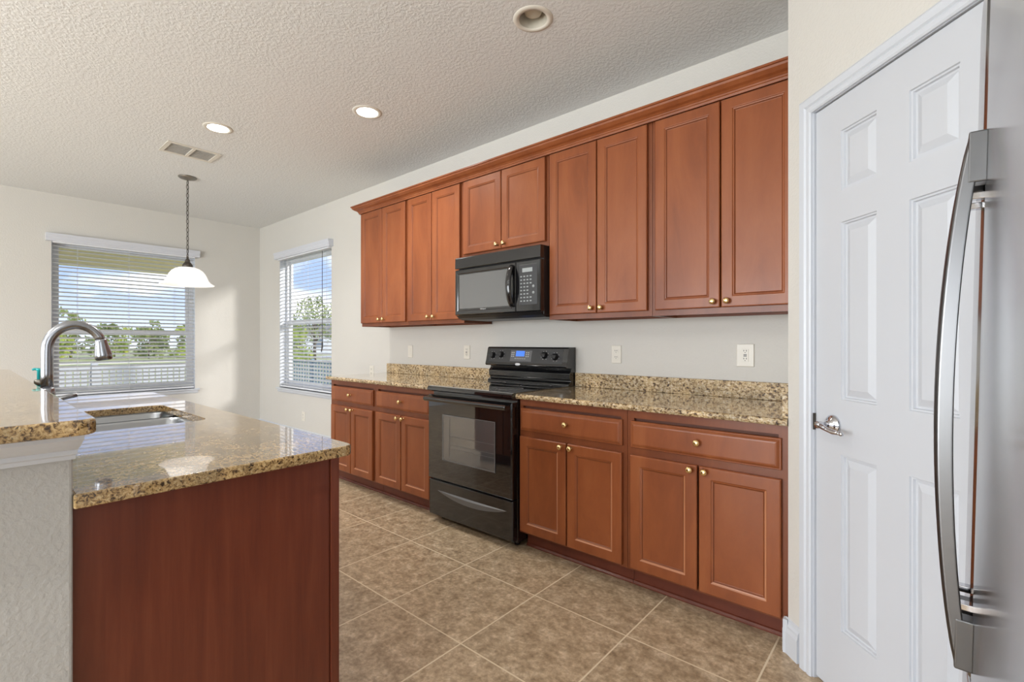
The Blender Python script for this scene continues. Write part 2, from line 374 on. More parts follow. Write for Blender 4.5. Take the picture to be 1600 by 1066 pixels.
wall_x('wall_far', XW-T, XW, YB-T, T, [(WX1[0], WX1[1], WZ0, WZ1)], 'beige end wall of the breakfast nook with a wide window')
wall_y('wall_kitchen', 0, T, XW, XR2+T, [(WX2[0], WX2[1], WZ0, WZ1)], 'beige long wall behind the cabinets and range')
wall_y('wall_back', YB-T, YB, XW, XR2+T, [(-3.4, .2, .05, 2.25), (-6.1, -4.3, .7, 2.3)], 'beige wall of the great room')
wall_x('wall_right', XR2, XR2+T, YB, 0, [(-5.6, -3.6, .7, 2.3)], 'beige wall on the right of the great room')
struct(MB().box(0, .12, -.638, -.001, 0, CEIL-.001).build('wall_return', 'wall'), 'short wall closing the counter run', 'wall')
# diagonal pantry wall: origin (0,-.638) running (+.7071,-.7071)
Q = sqrt(.5)
DT = Matrix.Translation((0, -.638, 0)) @ Matrix.Rotation(radians(-45), 4, 'Z')     # local x along the wall, local -y faces the room
SL0, SL1, SZ = .148, .783, 2.045
dw = MB()
dw.box(0, SL0-.018, 0, .11, 0, CEIL-.001, T=DT); dw.box(SL1+.018, .955, 0, .11, 0, CEIL-.001, T=DT); dw.box(SL0-.018, SL1+.018, 0, .11, SZ+.02, CEIL-.001, T=DT)
struct(dw.build('wall_pantry', 'wall', fix=False), 'diagonal beige wall around the pantry door', 'wall')
struct(MB().box(.675, XR2, -1.31, -1.20, 0, CEIL-.001).build('wall_alcove', 'wall'), 'wall beside the refrigerator alcove', 'wall')
struct(MB().box(1.36, 1.46, -2.4, -1.31, 0, CEIL-.001).build('wall_fridge', 'wall'), 'wall behind the refrigerator', 'wall')

# baseboard pieces
def base_profile(): return [(0, 0), (-.016, 0), (-.016, .085), (-.012, .1), (-.012, .108), (-.006, .118), (-.005, .13), (0, .133)]
bb = MB().prism([(y, z) for y, z in base_profile()], -.012, SL0-.075, 'x', T=DT)
bb.box(-.016, 0, -.654, -.628, 0, .13)
struct(bb.build('baseboard_pantry', 'trim'), 'white moulded baseboard left of the pantry door', 'baseboard')
struct(MB().prism(base_profile(), SL1+.075, .95, 'x', T=DT).build('baseboard_alcove', 'trim'), 'white baseboard right of the pantry door', 'baseboard')
struct(MB().prism(base_profile(), XW, -3.58, 'x').build('baseboard_kitchen', 'trim'), 'white baseboard under the side window', 'baseboard')
bf = MB().prism([(-y, z) for y, z in base_profile()], YB, -.001, 'y', T=Matrix.Translation((XW, 0, 0)))
struct(bf.build('baseboard_far', 'trim'), 'white baseboard along the nook end wall', 'baseboard')

# ------------------------------------------------------------------ pantry door
def casing_profile(w=.062):   # (offset from opening outward, -depth)
    return [(0, 0), (0, -.010), (.006, -.014), (.018, -.0145), (.024, -.011), (.030, -.0165), (.052, -.018), (.058, -.013), (w, -.010), (w, 0)]
cp = casing_profile()
cm = MB()
A0, A1, ZT = SL0-.006, SL1+.006, SZ+.005
def mitre(mb, prof, a0, a1, zt, z0, T, mi=0):
    n = len(prof)
    path = lambda o: [(a0-o, z0), (a0-o, zt+o), (a1+o, zt+o), (a1+o, z0)]
    v = []
    for o, d in prof:
        for (x, z) in path(o): v.append((x, d, z))
    f = []
    for k in range(n):
        l = (k+1) % n
        for i in range(3): f.append((k*4+i, k*4+i+1, l*4+i+1, l*4+i))
    f.append(tuple(k*4 for k in range(n))); f.append(tuple(k*4+3 for k in range(n))[::-1])
    mb.add(v, f, mi, False, T)
mitre(cm, cp, A0, A1, ZT, 0, DT)
# jamb
cm.box(SL0-.018, SL0-.003, -.001, .11, 0, SZ+.02, T=DT); cm.box(SL1+.003, SL1+.018, -.001, .11, 0, SZ+.02, T=DT); cm.box(SL0-.018, SL1+.018, -.001, .11, SZ+.004, SZ+.02, T=DT)
struct(cm.build('trim_1', 'trim'), 'white moulded casing around the pantry door', 'door casing')
door = bpy.data.objects.new('door_1', None); COL.objects.link(door); door.location = (0, -.638, 0); door.rotation_euler = (0, 0, radians(-45))
struct(door, 'white six-panel pantry door with a chrome lever, standing diagonally beside the refrigerator', 'door')
def six_panel(x0, x1, z0, z1, yf, yb, cols, rows):
    mb = MB(); xs = [x0]+[c for p in cols for c in p]+[x1]; zs = [z0]+[c for p in rows for c in p]+[z1]
    for i in range(len(xs)-1):
        for j in range(len(zs)-1):
            a, b, c, d = xs[i], xs[i+1], zs[j], zs[j+1]
            if i % 2 == 1 and j % 2 == 1:
                mb.rings(a, b, c, d, [(0, yf), (.002, yf+.005), (.007, yf+.0055), (.009, yf+.012), (.015, yf+.0125), (.036, yf+.003)])
            else: mb.add([(a, yf, c), (b, yf, c), (b, yf, d), (a, yf, d)], [(0, 1, 2, 3)])
    mb.add([(x0, yf, z0), (x1, yf, z0), (x1, yf, z1), (x0, yf, z1), (x0, yb, z0), (x1, yb, z0), (x1, yb, z1), (x0, yb, z1)], [(4, 7, 6, 5), (0, 4, 5, 1), (1, 5, 6, 2), (2, 6, 7, 3), (3, 7, 4, 0)])
    return mb
M['door_grain'] = bump(mat('white_door_paint_grained', srgb(196, 199, 205), .36), 30, .12, .001, 3)
sl = six_panel(SL0, SL1, .012, SZ, .006, .041, [(.265, .411), (.522, .666)], [(.239, .837), (1.022, 1.622), (1.728, 1.932)]).build('door_slab', 'door_grain', door)
def lever(parent, x, z, y):
    TT = Matrix.Translation((x, y, z)) @ Matrix.Rotation(pi/2, 4, 'X')
    r = MB().lathe([(0, 0), (.034, 0), (.034, .004), (.031, .009), (.022, .014), (.014, .019), (.012, .024)], seg=28, T=TT)
    r.build('rosette', 'chrome', parent)
    l = MB().lathe([(.0105, 0), (.0105, .04), (.013, .046), (.0135, .054), (.011, .062), (0, .064)], T=TT, seg=20)
    l.tube([(x, y-.052, z), (x-.012, y-.054, z+.001), (x-.03, y-.055, z-.003), (x-.055, y-.053, z-.008), (x-.085, y-.05, z-.008), (x-.1, y-.048, z-.004), (x-.104, y-.048, z-.003)] if False else
           [(x+.004, y-.054, z-.001), (x+.02, y-.055, z-.003), (x+.04, y-.054, z-.009), (x+.065, y-.052, z-.013), (x+.082, y-.05, z-.014), (x+.092, y-.049, z-.013)], [.0085, .0095, .0075, .0085, .0055, .006], 14)
    l.lathe([(0, -.008), (.006, -.006), (.008, 0), (.006, .006), (0, .008)], (x+.096, y-.049, z-.013), 14)
    l.build('lever', 'chrome', parent)
hd = bpy.data.objects.new('door_handle', None); COL.objects.link(hd); hd.parent = door
lever(hd, .232, .932, .006)
MB().box(SL0-.004, SL0+.0005, -.004, .004, .90, .96).build('latch_plate', 'bronze', hd)

# ------------------------------------------------------------------ windows
# built in a local frame: local x along the wall seen from the room, -y towards the room, opening 0..w
def window(name, w, T0, label):
    root = bpy.data.objects.new(name, None); COL.objects.link(root); root.matrix_world = T0; struct(root, label, 'window')
    h0, h1 = WZ0, WZ1; mid = 1.30 if name == 'window_1' else 1.455
    mid = 1.32 if name == 'window_1' else 1.46
    fr = MB(); fo = .085  # frame sits toward the outside
    fr.box(0, .04, fo, fo+.07, h0, h1); fr.box(w-.04, w, fo, fo+.07, h0, h1); fr.box(.04, w-.04, fo, fo+.07, h1-.04, h1); fr.box(.04, w-.04, fo, fo+.07, h0, h0+.045)
    fr.build('window_frame', 'vinyl', root, .003)
    for nm, z0, z1, yy in (('upper_sash', mid-.02, h1-.04, fo+.035), ('lower_sash', h0+.045, mid+.025, fo+.005)):
        sa = MB(); b = .032
        sa.box(.04, .04+b, yy, yy+.028, z0, z1); sa.box(w-.04-b, w-.04, yy, yy+.028, z0, z1); sa.box(.04+b, w-.04-b, yy, yy+.028, z0, z0+.045); sa.box(.04+b, w-.04-b, yy, yy+.028, z1-.038, z1)
        so = sa.build(nm, 'vinyl', root, .003)
        MB().box(.04+b, w-.04-b, yy+.012, yy+.015, z0+.045, z1-.038).build('pane', 'pane', so)
    si = MB(); si.prism([(.085, h0-.0), (-.028, h0), (-.034, h0-.006), (-.034, h0-.016), (-.028, h0-.022), (0, h0-.022), (.085, h0-.022)], -.045, w+.045, 'x')
    si.prism([(0, h0-.022), (-.018, h0-.022), (-.016, h0-.045), (-.008, h0-.06), (0, h0-.062)], -.03, w+.03, 'x')
    si.build('window_sill', 'trim', root)
    rv = MB(); rv.box(-.0, .004, .002, .085, h0, h1); rv.box(w-.004, w, .002, .085, h0, h1); rv.box(0, w, .002, .085, h1-.004, h1)
    rv.build('window_reveal', 'trim', root)
    return root
T1 = Matrix.Translation((XW, WX1[0], 0)) @ Matrix.Rotation(pi/2, 4, 'Z')
T2 = Matrix.Translation((WX2[0], 0, 0))
w1, w2 = WX1[1]-WX1[0], WX2[1]-WX2[0]
window('window_1', w1, T1, 'wide single-hung white window in the nook end wall behind open blinds')
window('window_2', w2, T2, 'white single-hung window in the long wall left of the cabinets')
def blinds(w, T0, label, tilt, ycen):
    root = thing('window_blinds', label, 'blinds'); root.matrix_world = T0
    h0, h1 = WZ0, WZ1
    v = MB().prism([(.012, h1-.035), (-.05, h1-.035), (-.052, h1-.02), (-.056, h1-.012), (-.056, h1+.012), (-.064, h1+.03), (-.066, h1+.045), (.0, h1+.045), (0, h1), (.012, h1)], -.045, w+.04, 'x')
    v.build('valance', 'valance', root)
    MB().box(.008, w-.008, -.03, .035, h1-.05, h1-.006).build('headrail', 'vinyl', root)
    sl = MB(); n = 36; z0, z1 = h0+.05, h1-.075; hw = .0245
    for i in range(n):
        z = z0+(z1-z0)*i/(n-1); c, s_ = cos(tilt), sin(tilt)
        pts = []
        for u, b in ((-1, 0), (-.5, .0022), (0, .003), (.5, .0022), (1, 0)): pts.append((ycen+u*hw*c-b*s_, z+u*hw*s_+b*c))
        pts += [(p[0]+.0026*s_, p[1]-.0026*c) for p in pts[::-1]]
        sl.prism(pts, .01, w-.01, 'x')
    sl.build('slats', 'slat', root)
    MB().box(.01, w-.01, ycen-.025, ycen+.025, h0+.008, h0+.028).build('bottom_rail', 'vinyl', root, .003)
    cd = MB()
    for u in (.16, .5, .84):
        x = w*u
        for yy in (ycen-.026, ycen+.026): cd.box(x-.0012, x+.0012, yy-.001, yy+.001, h0+.02, h1-.05)
    cd.build('ladder_cords', 'slat', root)
    return root
b1 = blinds(w1, T1, 'white horizontal blinds with open slats filling the wide window behind the faucet', radians(20), .03)
b2 = blinds(w2, T2, 'white horizontal blinds with open slats on the side window left of the upper cabinets', radians(20), .03)
MB().tube([(w2*.86, -.012, WZ1-.06), (w2*.86, -.013, 1.22)], .003, 6).tube([(w2*.86, -.013, 1.22), (w2*.86, -.013, 1.16), (w2*.845, -.013, 1.1)], [.006, .008, .005], 8).build('pull_cord', 'bronze', b2)
MB().tube([(w2*.1, -.012, WZ1-.06), (w2*.1, -.013, 1.2)], .0025, 6).tube([(w2*.1, -.013, 1.2), (w2*.095, -.013, 1.1)], [.005, .003], 8).build('tilt_cord', 'vinyl', b2)

# ------------------------------------------------------------------ cabinets
def knob(name, x, y, z, parent):
    TT = Matrix.Translation((x, y, z)) @ Matrix.Rotation(pi/2, 4, 'X')
    return MB().lathe([(.009, 0), (.008, .003), (.0055, .006), (.0055, .011), (.009, .014), (.0145, .018), (.0158, .022), (.013, .027), (.006, .0295), (0, .03)], seg=20, T=TT).build(name, 'brass', parent)
def shaker(x0, x1, z0, z1, y):      # front at y-.02, back at y
    s = .052
    mb = MB().rings(x0, x1, z0, z1, [(.0, y), (0, y-.016), (.004, y-.020), (s, y-.020), (s+.003, y-.0165), (s+.008, y-.0155), (s+.013, y-.0105)])
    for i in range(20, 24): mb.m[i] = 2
    for i in (12, 13, 16, 17): mb.m[i] = 1  # only lower and right bead faces get the worn, highlight-coloured wood
    return mb
def drawer_mesh(x0, x1, z0, z1, y):
    return MB().rings(x0, x1, z0, z1, [(0, y), (0, y-.010), (.003, y-.012), (.006, y-.012), (.016, y-.019), (.022, y-.020)])
def base_cab(x0, x1, label, drs, dz=(.113, .668), ez=(.703, .832), group=None, side_gap=0, toe_y=-.54):
    root = thing('base_cabinet', label, 'cabinet', ((x0+x1)/2, -.3, 0), 0, group)
    ox, oy = (x0+x1)/2, -.3
    Tl = Matrix.Translation((-ox, -oy, 0))
    bd = MB().box(x0, x1, -.59, -.004, .1, .882, T=Tl)
    bd.build('carcass', 'wood_dark', root)
    d0, d1, dm = drs
    ff = MB(); ff.box(x0, x1, -.61, -.59, .1, .125, T=Tl); ff.box(x0, x1, -.61, -.59, .845, .882, T=Tl); ff.box(x0, d0+.012, -.61, -.59, .125, .845, T=Tl); ff.box(d1-.012, x1, -.61, -.59, .125, .845, T=Tl); ff.box(d0+.012, d1-.012, -.61, -.59, .66, .715, T=Tl)
    ff.build('face_frame', 'wood_frame', root)
    tk = MB().box(x0, x1, toe_y, toe_y+.014, 0, .1, T=Tl); tk.prism([(toe_y, 0), (toe_y-.012, 0), (toe_y-.012, .006), (toe_y-.006, .015), (toe_y, .018)], x0, x1, 'x', T=Tl)
    tk.build('toe_kick', 'wood_toe', root)
    for k, (a, b) in enumerate(((d0, dm-.004), (dm+.004, d1))):
        d = shaker(a, b, dz[0], dz[1], -.611); 
        for i in range(len(d.v)): d.v[i] = Tl @ d.v[i]
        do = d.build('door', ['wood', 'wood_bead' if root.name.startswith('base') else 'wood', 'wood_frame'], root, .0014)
        kx = b-.028 if k == 0 else a+.028
        knob('knob', kx-ox, -.631-oy, .648, do)
    d = drawer_mesh(d0, d1, ez[0], ez[1], -.611)
    for i in range(len(d.v)): d.v[i] = Tl @ d.v[i]
    do = d.build('drawer', 'wood', root, .002); knob('knob', (d0+d1)/2-ox, -.631-oy, .772, do)
    return root
G1 = 'cherry wood base cabinets along the long wall'
base_cab(-3.58, -2.885, 'leftmost cherry base cabinet with one drawer over two doors, by the side window', (-3.553, -2.91, -3.232), group=G1)
base_cab(-2.883, -2.172, 'cherry base cabinet with one drawer over two doors, directly left of the black range', (-2.865, -2.205, -2.535), group=G1)
base_cab(-1.396, -.706, 'cherry base cabinet with one drawer over two doors, directly right of the black range', (-1.385, -.728, -1.057), group=G1)
base_cab(-.704, -.003, 'rightmost cherry base cabinet with worn door edges, next to the diagonal pantry wall', (-.683, -.027, -.355), group=G1)
# wear chips on the rightmost doors
def upper_cab(x0, x1, label, drs, z0, dz, group, depth=.305, name='wall_cabinet'):
    root = thing(name, label, 'cabinet', ((x0+x1)/2, -.15, z0), 0, group); ox, oy, oz = (x0+x1)/2, -.15, z0
    Tl = Matrix.Translation((-ox, -oy, -oz))
    b = MB(); zt = 2.425
    b.box(x0, x0+.016, -depth+.018, -.003, z0, zt, T=Tl); b.box(x1-.016, x1, -depth+.018, -.003, z0, zt, T=Tl); b.box(x0, x1, -.012, -.003, z0, zt, T=Tl)
    b.box(x0, x1, -depth+.018, -.003, z0+.022, z0+.034, T=Tl); b.box(x0, x1, -depth+.018, -.003, zt-.02, zt, T=Tl)
    b.build('carcass', 'wood_frame', root)
    d0, d1, dm = drs
    ff = MB(); ff.box(x0, x1, -depth, -depth+.018, z0, dz[0]+.012, T=Tl); ff.box(x0, x1, -depth, -depth+.018, dz[1]-.012, zt, T=Tl); ff.box(x0, d0+.012, -depth, -depth+.018, dz[0]+.012, dz[1]-.012, T=Tl); ff.box(d1-.012, x1, -depth, -depth+.018, dz[0]+.012, dz[1]-.012, T=Tl)
    ff.build('face_frame', 'wood_frame', root)
    for k, (a, c) in enumerate(((d0, dm-.003), (dm+.003, d1))):
        d = shaker(a, c, dz[0], dz[1], -depth-.001)
        for i in range(len(d.v)): d.v[i] = Tl @ d.v[i]
        do = d.build('door', ['wood', 'wood_bead' if root.name.startswith('base') else 'wood', 'wood_frame'], root, .0014)
        kx = c-.03 if k == 0 else a+.03
        knob('knob', kx-ox, -depth-.021-oy, dz[0]+.03-oz, do)
    return root
G2 = 'tall cherry wall cabinets hung above the counter'
upper_cab(-3.58, -2.88, 'leftmost tall cherry wall cabinet, nearest the side window', (-3.572, -2.897, -3.23), 1.358, (1.388, 2.403), G2)
upper_cab(-2.878, -2.195, 'tall cherry wall cabinet directly left of the microwave', (-2.862, -2.228, -2.552), 1.358, (1.388, 2.403), G2)
upper_cab(-2.193, -1.409, 'short cherry wall cabinet above the black microwave', (-2.2+.012, -1.431, -1.808), 1.832, (1.864, 2.403), None)
upper_cab(-1.407, -.715, 'tall cherry wall cabinet directly right of the microwave', (-1.401+.006, -.738, -1.052), 1.358, (1.388, 2.403), G2)
upper_cab(-.713, -.003, 'rightmost tall cherry wall cabinet, against the pantry corner', (-.692, -.022, -.354), 1.358, (1.388, 2.403), G2)
# crown moulding: profile swept along the front and round the left end
def crown():
    prof = [(0, 2.404), (.006, 2.404), (.008, 2.414), (.012, 2.418), (.013, 2.424), (.022, 2.432), (.036, 2.438), (.048, 2.448), (.053, 2.452), (.055, 2.462), (.062, 2.464), (.062, 2.474), (0, 2.474)]
    n = len(prof); v = []; f = []
    for o, z in prof: v += [(-3.581-o, -.003, z), (-3.581-o, -.327-o, z), (-.002, -.327-o, z)]
    for k in range(n):
        l = (k+1) % n
        for i in range(2): f.append((k*3+i, k*3+i+1, l*3+i+1, l*3+i))
    f += [tuple(k*3 for k in range(n)), tuple(k*3+2 for k in range(n))[::-1]]
    o = MB().add(v, f).build('crown_molding', 'wood'); tag(o, 'cherry crown molding running along the top of all the wall cabinets', 'molding')
    return o
crown()

# ------------------------------------------------------------------ countertops
def nose(y0, y1, z0, z1, n=6):   # rounded nose at y0 side
    r = (z1-z0)/2; p = [(y1, z0), (y1, z1)]
    for i in range(n+1): a = pi/2+pi*i/n; p.append((y0+r*.7+r*.7*cos(a), z0+r+r*sin(a)))
    return p
def slab_x(x0, x1, y0, y1, z0, z1): return MB().prism(nose(y0, y1, z0, z1), x0, x1, 'x')
c1 = thing('countertop', 'speckled granite countertop with short backsplash left of the range', 'countertop', (-2.9, -.3, .884), 0, None)
def at0(mb, root, name, m, **k):
    inv = root.matrix_basis.inverted()
    for i in range(len(mb.v)): mb.v[i] = inv @ mb.v[i]
    return mb.build(name, m, root, **k)
at0(slab_x(-3.612, -2.168, -.65, -.003, .8845, .914), c1, 'slab', 'granite')
at0(MB().box(-3.60, -2.168, -.022, -.002, .9145, 1.006), c1, 'backsplash', 'granite_splash', bevel=.002)
c2 = thing('countertop', 'speckled granite countertop with back and side splash right of the range', 'countertop', (-.7, -.3, .884), 0, None)
at0(slab_x(-1.4, -.0015, -.65, -.003, .8845, .914), c2, 'slab', 'granite')
at0(MB().box(-1.4, -.0015, -.022, -.002, .9145, 1.006), c2, 'backsplash', 'granite_splash', bevel=.002)
at0(MB().box(-.022, -.0015, -.635, -.022, .9145, 1.006), c2, 'side_splash', 'granite_splash', bevel=.002)

# ------------------------------------------------------------------ range
def place(root): return root.matrix_basis.inverted()
def local(mb, root, name, m, parent=None, **k):
    inv = root.matrix_basis.inverted()
    for i in range(len(mb.v)): mb.v[i] = inv @ mb.v[i]
    return mb.build(name, m, parent or root, **k)
RX0, RX1 = -2.164, -1.403
rg = thing('electric_range', 'glossy black freestanding electric range with smooth glass top and blue clock display', 'range', (-1.783, -.33, 0))
local(MB().box(RX0, RX1, -.625, -.004, .035, .885), rg, 'body', 'black', bevel=.003)
local(MB().prism([(-.03, .886), (-.672, .886), (-.68, .892), (-.68, .908), (-.672, .917), (-.66, .919), (-.03, .919)], RX0-.001, RX1+.001, 'x'), rg, 'cooktop', 'glassblack')
bz = MB()
for (x, y, r) in ((-1.98, -.47, .105), (-1.6, -.47, .085), (-1.98, -.2, .08), (-1.6, -.2, .105)):
    bz = MB(); bz.lathe([(r-.0015, .9191), (r-.0015, .9196), (r+.0015, .9196), (r+.0015, .9191)], (x, y, 0), 40, cap=False)
    local(bz, rg, 'burner_ring', 'greyhl')
dr = MB(); dr.rings(RX0+.004, RX1-.004, .296, .862, [(0, -.627), (0, -.668), (.006, -.676), (.145, -.676)] , fill=False)
od = MB().rings(RX0+.004, RX1-.004, .296, .862, [(0, -.628), (0, -.668), (.007, -.676)])
odo = local(od, rg, 'oven_door', 'glassblack')
wn = MB().rings(-2.01, -1.536, .436, .737, [(0, -.6765), (.0, -.678), (.004, -.6785)])
local(wn, rg, 'oven_window', 'ovenwin', odo)
# racks etched outline seen in the window: thin pale frame
fr = MB()
for z in (.52, .545, .6): fr.box(-1.93, -1.545, -.6795, -.6788, z, z+.0025)
fr.box(-1.94, -1.937, -.6795, -.6788, .47, .72)
local(fr, rg, 'rack_lines', 'greyhl', odo)
local(MB().box(-2.012, -2.0, -.6796, -.6786, .434, .739).box(-2.0, -1.534, -.6796, -.6786, .434, .442).box(-1.54, -1.534, -.6796, -.6786, .442, .739).box(-2.0, -1.54, -.6796, -.6786, .735, .739), rg, 'window_border', 'greyhl', odo)
hb = MB(); hb.prism([(-.676, .822), (-.70, .818), (-.722, .822), (-.73, .834), (-.728, .846), (-.716, .853), (-.70, .85), (-.676, .856)], RX0+.012, RX1-.012, 'x')
local(hb, rg, 'oven_handle', 'black', odo, bevel=.004)
sd = MB().rings(RX0+.004, RX1-.004, .048, .286, [(0, -.628), (0, -.662), (.006, -.668)])
sdo = local(sd, rg, 'storage_drawer', 'black')
# scoop handle: a shallow lens shaped lip
sc = MB(); n = 20; v = []
for i in range(n+1):
    t = i/n; x = -2.07+t*.62; dip = sin(pi*t)**.8
    v += [(x, -.6685, .222), (x, -.6685-.010*dip, .222-.010*dip), (x, -.6690-.003*dip, .222-.046*dip)]
f = []
for i in range(n): f += [(i*3, i*3+1, i*3+4, i*3+3), (i*3+1, i*3+2, i*3+5, i*3+4)]
sc.add(v, f, 0, False)
local(sc, rg, 'drawer_pull', 'greyhl', sdo)
ft = MB()
for x in (RX0+.05, RX1-.05):
    for y in (-.57, -.08): local(MB().lathe([(.016, 0), (.016, .012), (.009, .014), (.009, .036)], (x, y, 0), 12), rg, 'leveling_foot', 'blackm')
# backguard
bgd = MB(); bgd.prism([(-.004, .915), (-.088, .915), (-.09, .93), (-.062, .945), (-.062, .952), (-.075, .962), (-.078, 1.0), (-.06, 1.02), (-.055, 1.035), (-.11, 1.04), (-.118, 1.05), (-.108, 1.08), (-.088, 1.17), (-.078, 1.18), (-.004, 1.18)], RX0+.004, RX1-.004, 'x')
bg_o = local(bgd, rg, 'backguard', 'black', bevel=.002)
TG = Matrix.Translation((0, -.106, 1.086)) @ Matrix.Rotation(radians(-12.6), 4, 'X')   # control face plane
cpn = MB(); cpn.box(RX0+.035, RX1-.045, -.0022, .001, -.036, .082, T=TG)
cpo = local(cpn, rg, 'control_panel', 'charcoal', bg_o, bevel=.001)
for (x, z) in ((-2.092, .030), (-2.008, .037), (-1.60, .037), (-1.508, .028)):
    TK = TG @ Matrix.Translation((x, -.002, z)) @ Matrix.Rotation(pi/2, 4, 'X')
    kb = MB().lathe([(.025, 0), (.024, .006), (.021, .009), (.020, .02), (.017, .023), (0, .0235)], seg=24, T=TK)
    kb.box(-.006, .006, -.022, .022, .01, .031, T=TK @ Matrix.Rotation(radians(80), 4, 'Z'))
    ko = local(kb, rg, 'control_knob', 'blackm', cpo)
    tk = MB()
    for a in range(-60, 250, 44):
        r = .031; cx_, cz_ = x+r*cos(radians(a)), z+r*sin(radians(a)); tk.box(cx_-.0018, cx_+.0018, -.0028, -.002, cz_-.0018, cz_+.0018, T=TG)
    local(tk, rg, 'dial_marks', 'white_mark', cpo)
dp = MB().box(-1.915, -1.715, -.0035, -.002, -.012, .070, T=TG); dpo = local(dp, rg, 'clock_panel', 'greyhl', cpo, bevel=.001)
local(MB().box(-1.862, -1.782, -.0045, -.003, .026, .066, T=TG), rg, 'clock_display', 'bluelcd', dpo)
kb = MB()
for i in range(6): kb.box(-1.868+i*.018, -1.861+i*.018, -.0042, -.003, .006, .011, T=TG)
for i in range(3):
    for xx in (-1.905, -1.888, -1.768, -1.75): kb.box(xx, xx+.009, -.0042, -.003, .022+i*.014, .028+i*.014, T=TG)
local(kb, rg, 'clock_buttons', 'white_mark', dpo)
TB = Matrix.Translation((-1.79, -.1165, 1.058)) @ Matrix.Rotation(radians(72), 4, 'X')
bd_ = MB().lathe([(.026, 0), (.026, .002), (.022, .0035), (0, .004)], seg=32, T=Matrix.Translation((-1.834, -.1145, 1.054)) @ Matrix.Rotation(pi/2, 4, 'X') @ Matrix.Diagonal((1, .38, 1, 1)))
local(bd_, rg, 'oval_badge', 'silver', bg_o)

# ------------------------------------------------------------------ microwave
mw = thing('microwave', 'glossy black over-the-range microwave hung under the short wall cabinet', 'microwave', (-1.795, -.2, 1.37))
MX0, MX1 = -2.192, -1.408
local(MB().box(MX0, MX1, -.362, -.004, 1.39, 1.829), mw, 'body', 'blackm', bevel=.003)
local(MB().prism([(-.363, 1.746), (-.398, 1.746), (-.402, 1.75), (-.399, 1.822), (-.392, 1.829), (-.363, 1.829)], MX0, MX1, 'x'), mw, 'vent_grille', 'black', bevel=.002)
md = MB().rings(MX0, -1.612, 1.412, 1.738, [(0, -.364), (0, -.396), (.004, -.401), (.026, -.402)], fill=False)
md.rings(MX0+.026, -1.612-.026, 1.438, 1.712, [(0, -.402), (.006, -.3985)])
mdo = local(md, mw, 'door', 'black')
local(MB().rings(MX0+.045, -1.665, 1.455, 1.70, [(0, -.3984), (.0, -.3995), (.003, -.400)]), mw, 'door_window', 'ovenwin', mdo)
hp = []
for i in range(13):
    t = i/12; hp.append((-1.638, -.405-.04*sin(pi*t)**.7, 1.452+.262*t))
local(MB().tube(hp, [.012]*2+[.013]*9+[.012]*2, 14, flat=1.7, up=(0, -1, 0)), mw, 'door_handle', 'black', mdo)
tx = text('Whirlpool', 'logo_text', .013, (0, 0, 0), (pi/2, 0, 0), 'white_mark', mdo); tx.location = mw.matrix_basis.inverted() @ Vector((-1.906, -.4025, 1.446))
cpm = MB().rings(-1.608, MX1, 1.412, 1.738, [(0, -.364), (0, -.396), (.004, -.401)])
cpo2 = local(cpm, mw, 'control_panel', 'black')
kp = MB().box(-1.578, -1.432, -.4025, -.4005, 1.455, 1.712); kpo = local(kp, mw, 'keypad', 'charcoal', cpo2, bevel=.001)
local(MB().box(-1.552, -1.470, -.4035, -.402, 1.664, 1.69), mw, 'display', 'greylcd', kpo)
bt = MB()
for r_ in range(8):
    for c_ in range(4):
        if c_ == 3 and r_ in (3, 4, 5): continue
        x = -1.562+c_*.026; z = 1.637-r_*.0225
        bt.box(x-.007, x+.007, -.4032, -.402, z-.004, z+.004)
bt.lathe([(0, 0), (.009, 0), (.009, .0012), (0, .0012)], seg=14, T=Matrix.Translation((-1.462, -.402, 1.57)) @ Matrix.Rotation(pi/2, 4, 'X'))
bt.lathe([(0, 0), (.009, 0), (.009, .0012), (0, .0012)], seg=14, T=Matrix.Translation((-1.462, -.402, 1.53)) @ Matrix.Rotation(pi/2, 4, 'X'))
local(bt, mw, 'buttons', 'greylcd', kpo)
local(MB().prism([(-.37, 1.39), (-.395, 1.408), (-.37, 1.411), (-.02, 1.411), (-.02, 1.385), (-.06, 1.376), (-.33, 1.376)], MX0+.006, MX1-.004, 'x'), mw, 'base_tray', 'blackm')

# ------------------------------------------------------------------ island and raised bar
IX0, IX1, IY = -3.09, -.9, -2.055
il = thing('island_cabinet', 'cherry island base cabinet with a flat reddish end panel facing the camera', 'cabinet', (-2.0, -2.35, 0))
local(MB().box(IX0, IX1-.006, -2.61, IY+.0, .1, .68).box(-1.64, IX1-.006, -2.61, IY, .68, .88).box(IX0, -2.42, -2.61, IY, .68, .88), il, 'carcass', 'wood_dark')
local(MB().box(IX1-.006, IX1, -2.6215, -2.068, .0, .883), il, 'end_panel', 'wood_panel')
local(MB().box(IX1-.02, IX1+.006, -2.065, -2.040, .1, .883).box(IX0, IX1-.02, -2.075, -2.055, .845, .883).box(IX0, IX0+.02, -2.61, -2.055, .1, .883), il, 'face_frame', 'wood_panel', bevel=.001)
local(MB().box(IX0, IX1-.001, -2.14, -2.125, 0, .1), il, 'toe_kick', 'wood_toe')
RT = Matrix.Rotation(pi, 4, 'Z')
xs = [(-.905, -1.36), (-1.37, -1.83), (-1.84, -2.30), (-2.31, -2.69), (-2.70, -3.085)]
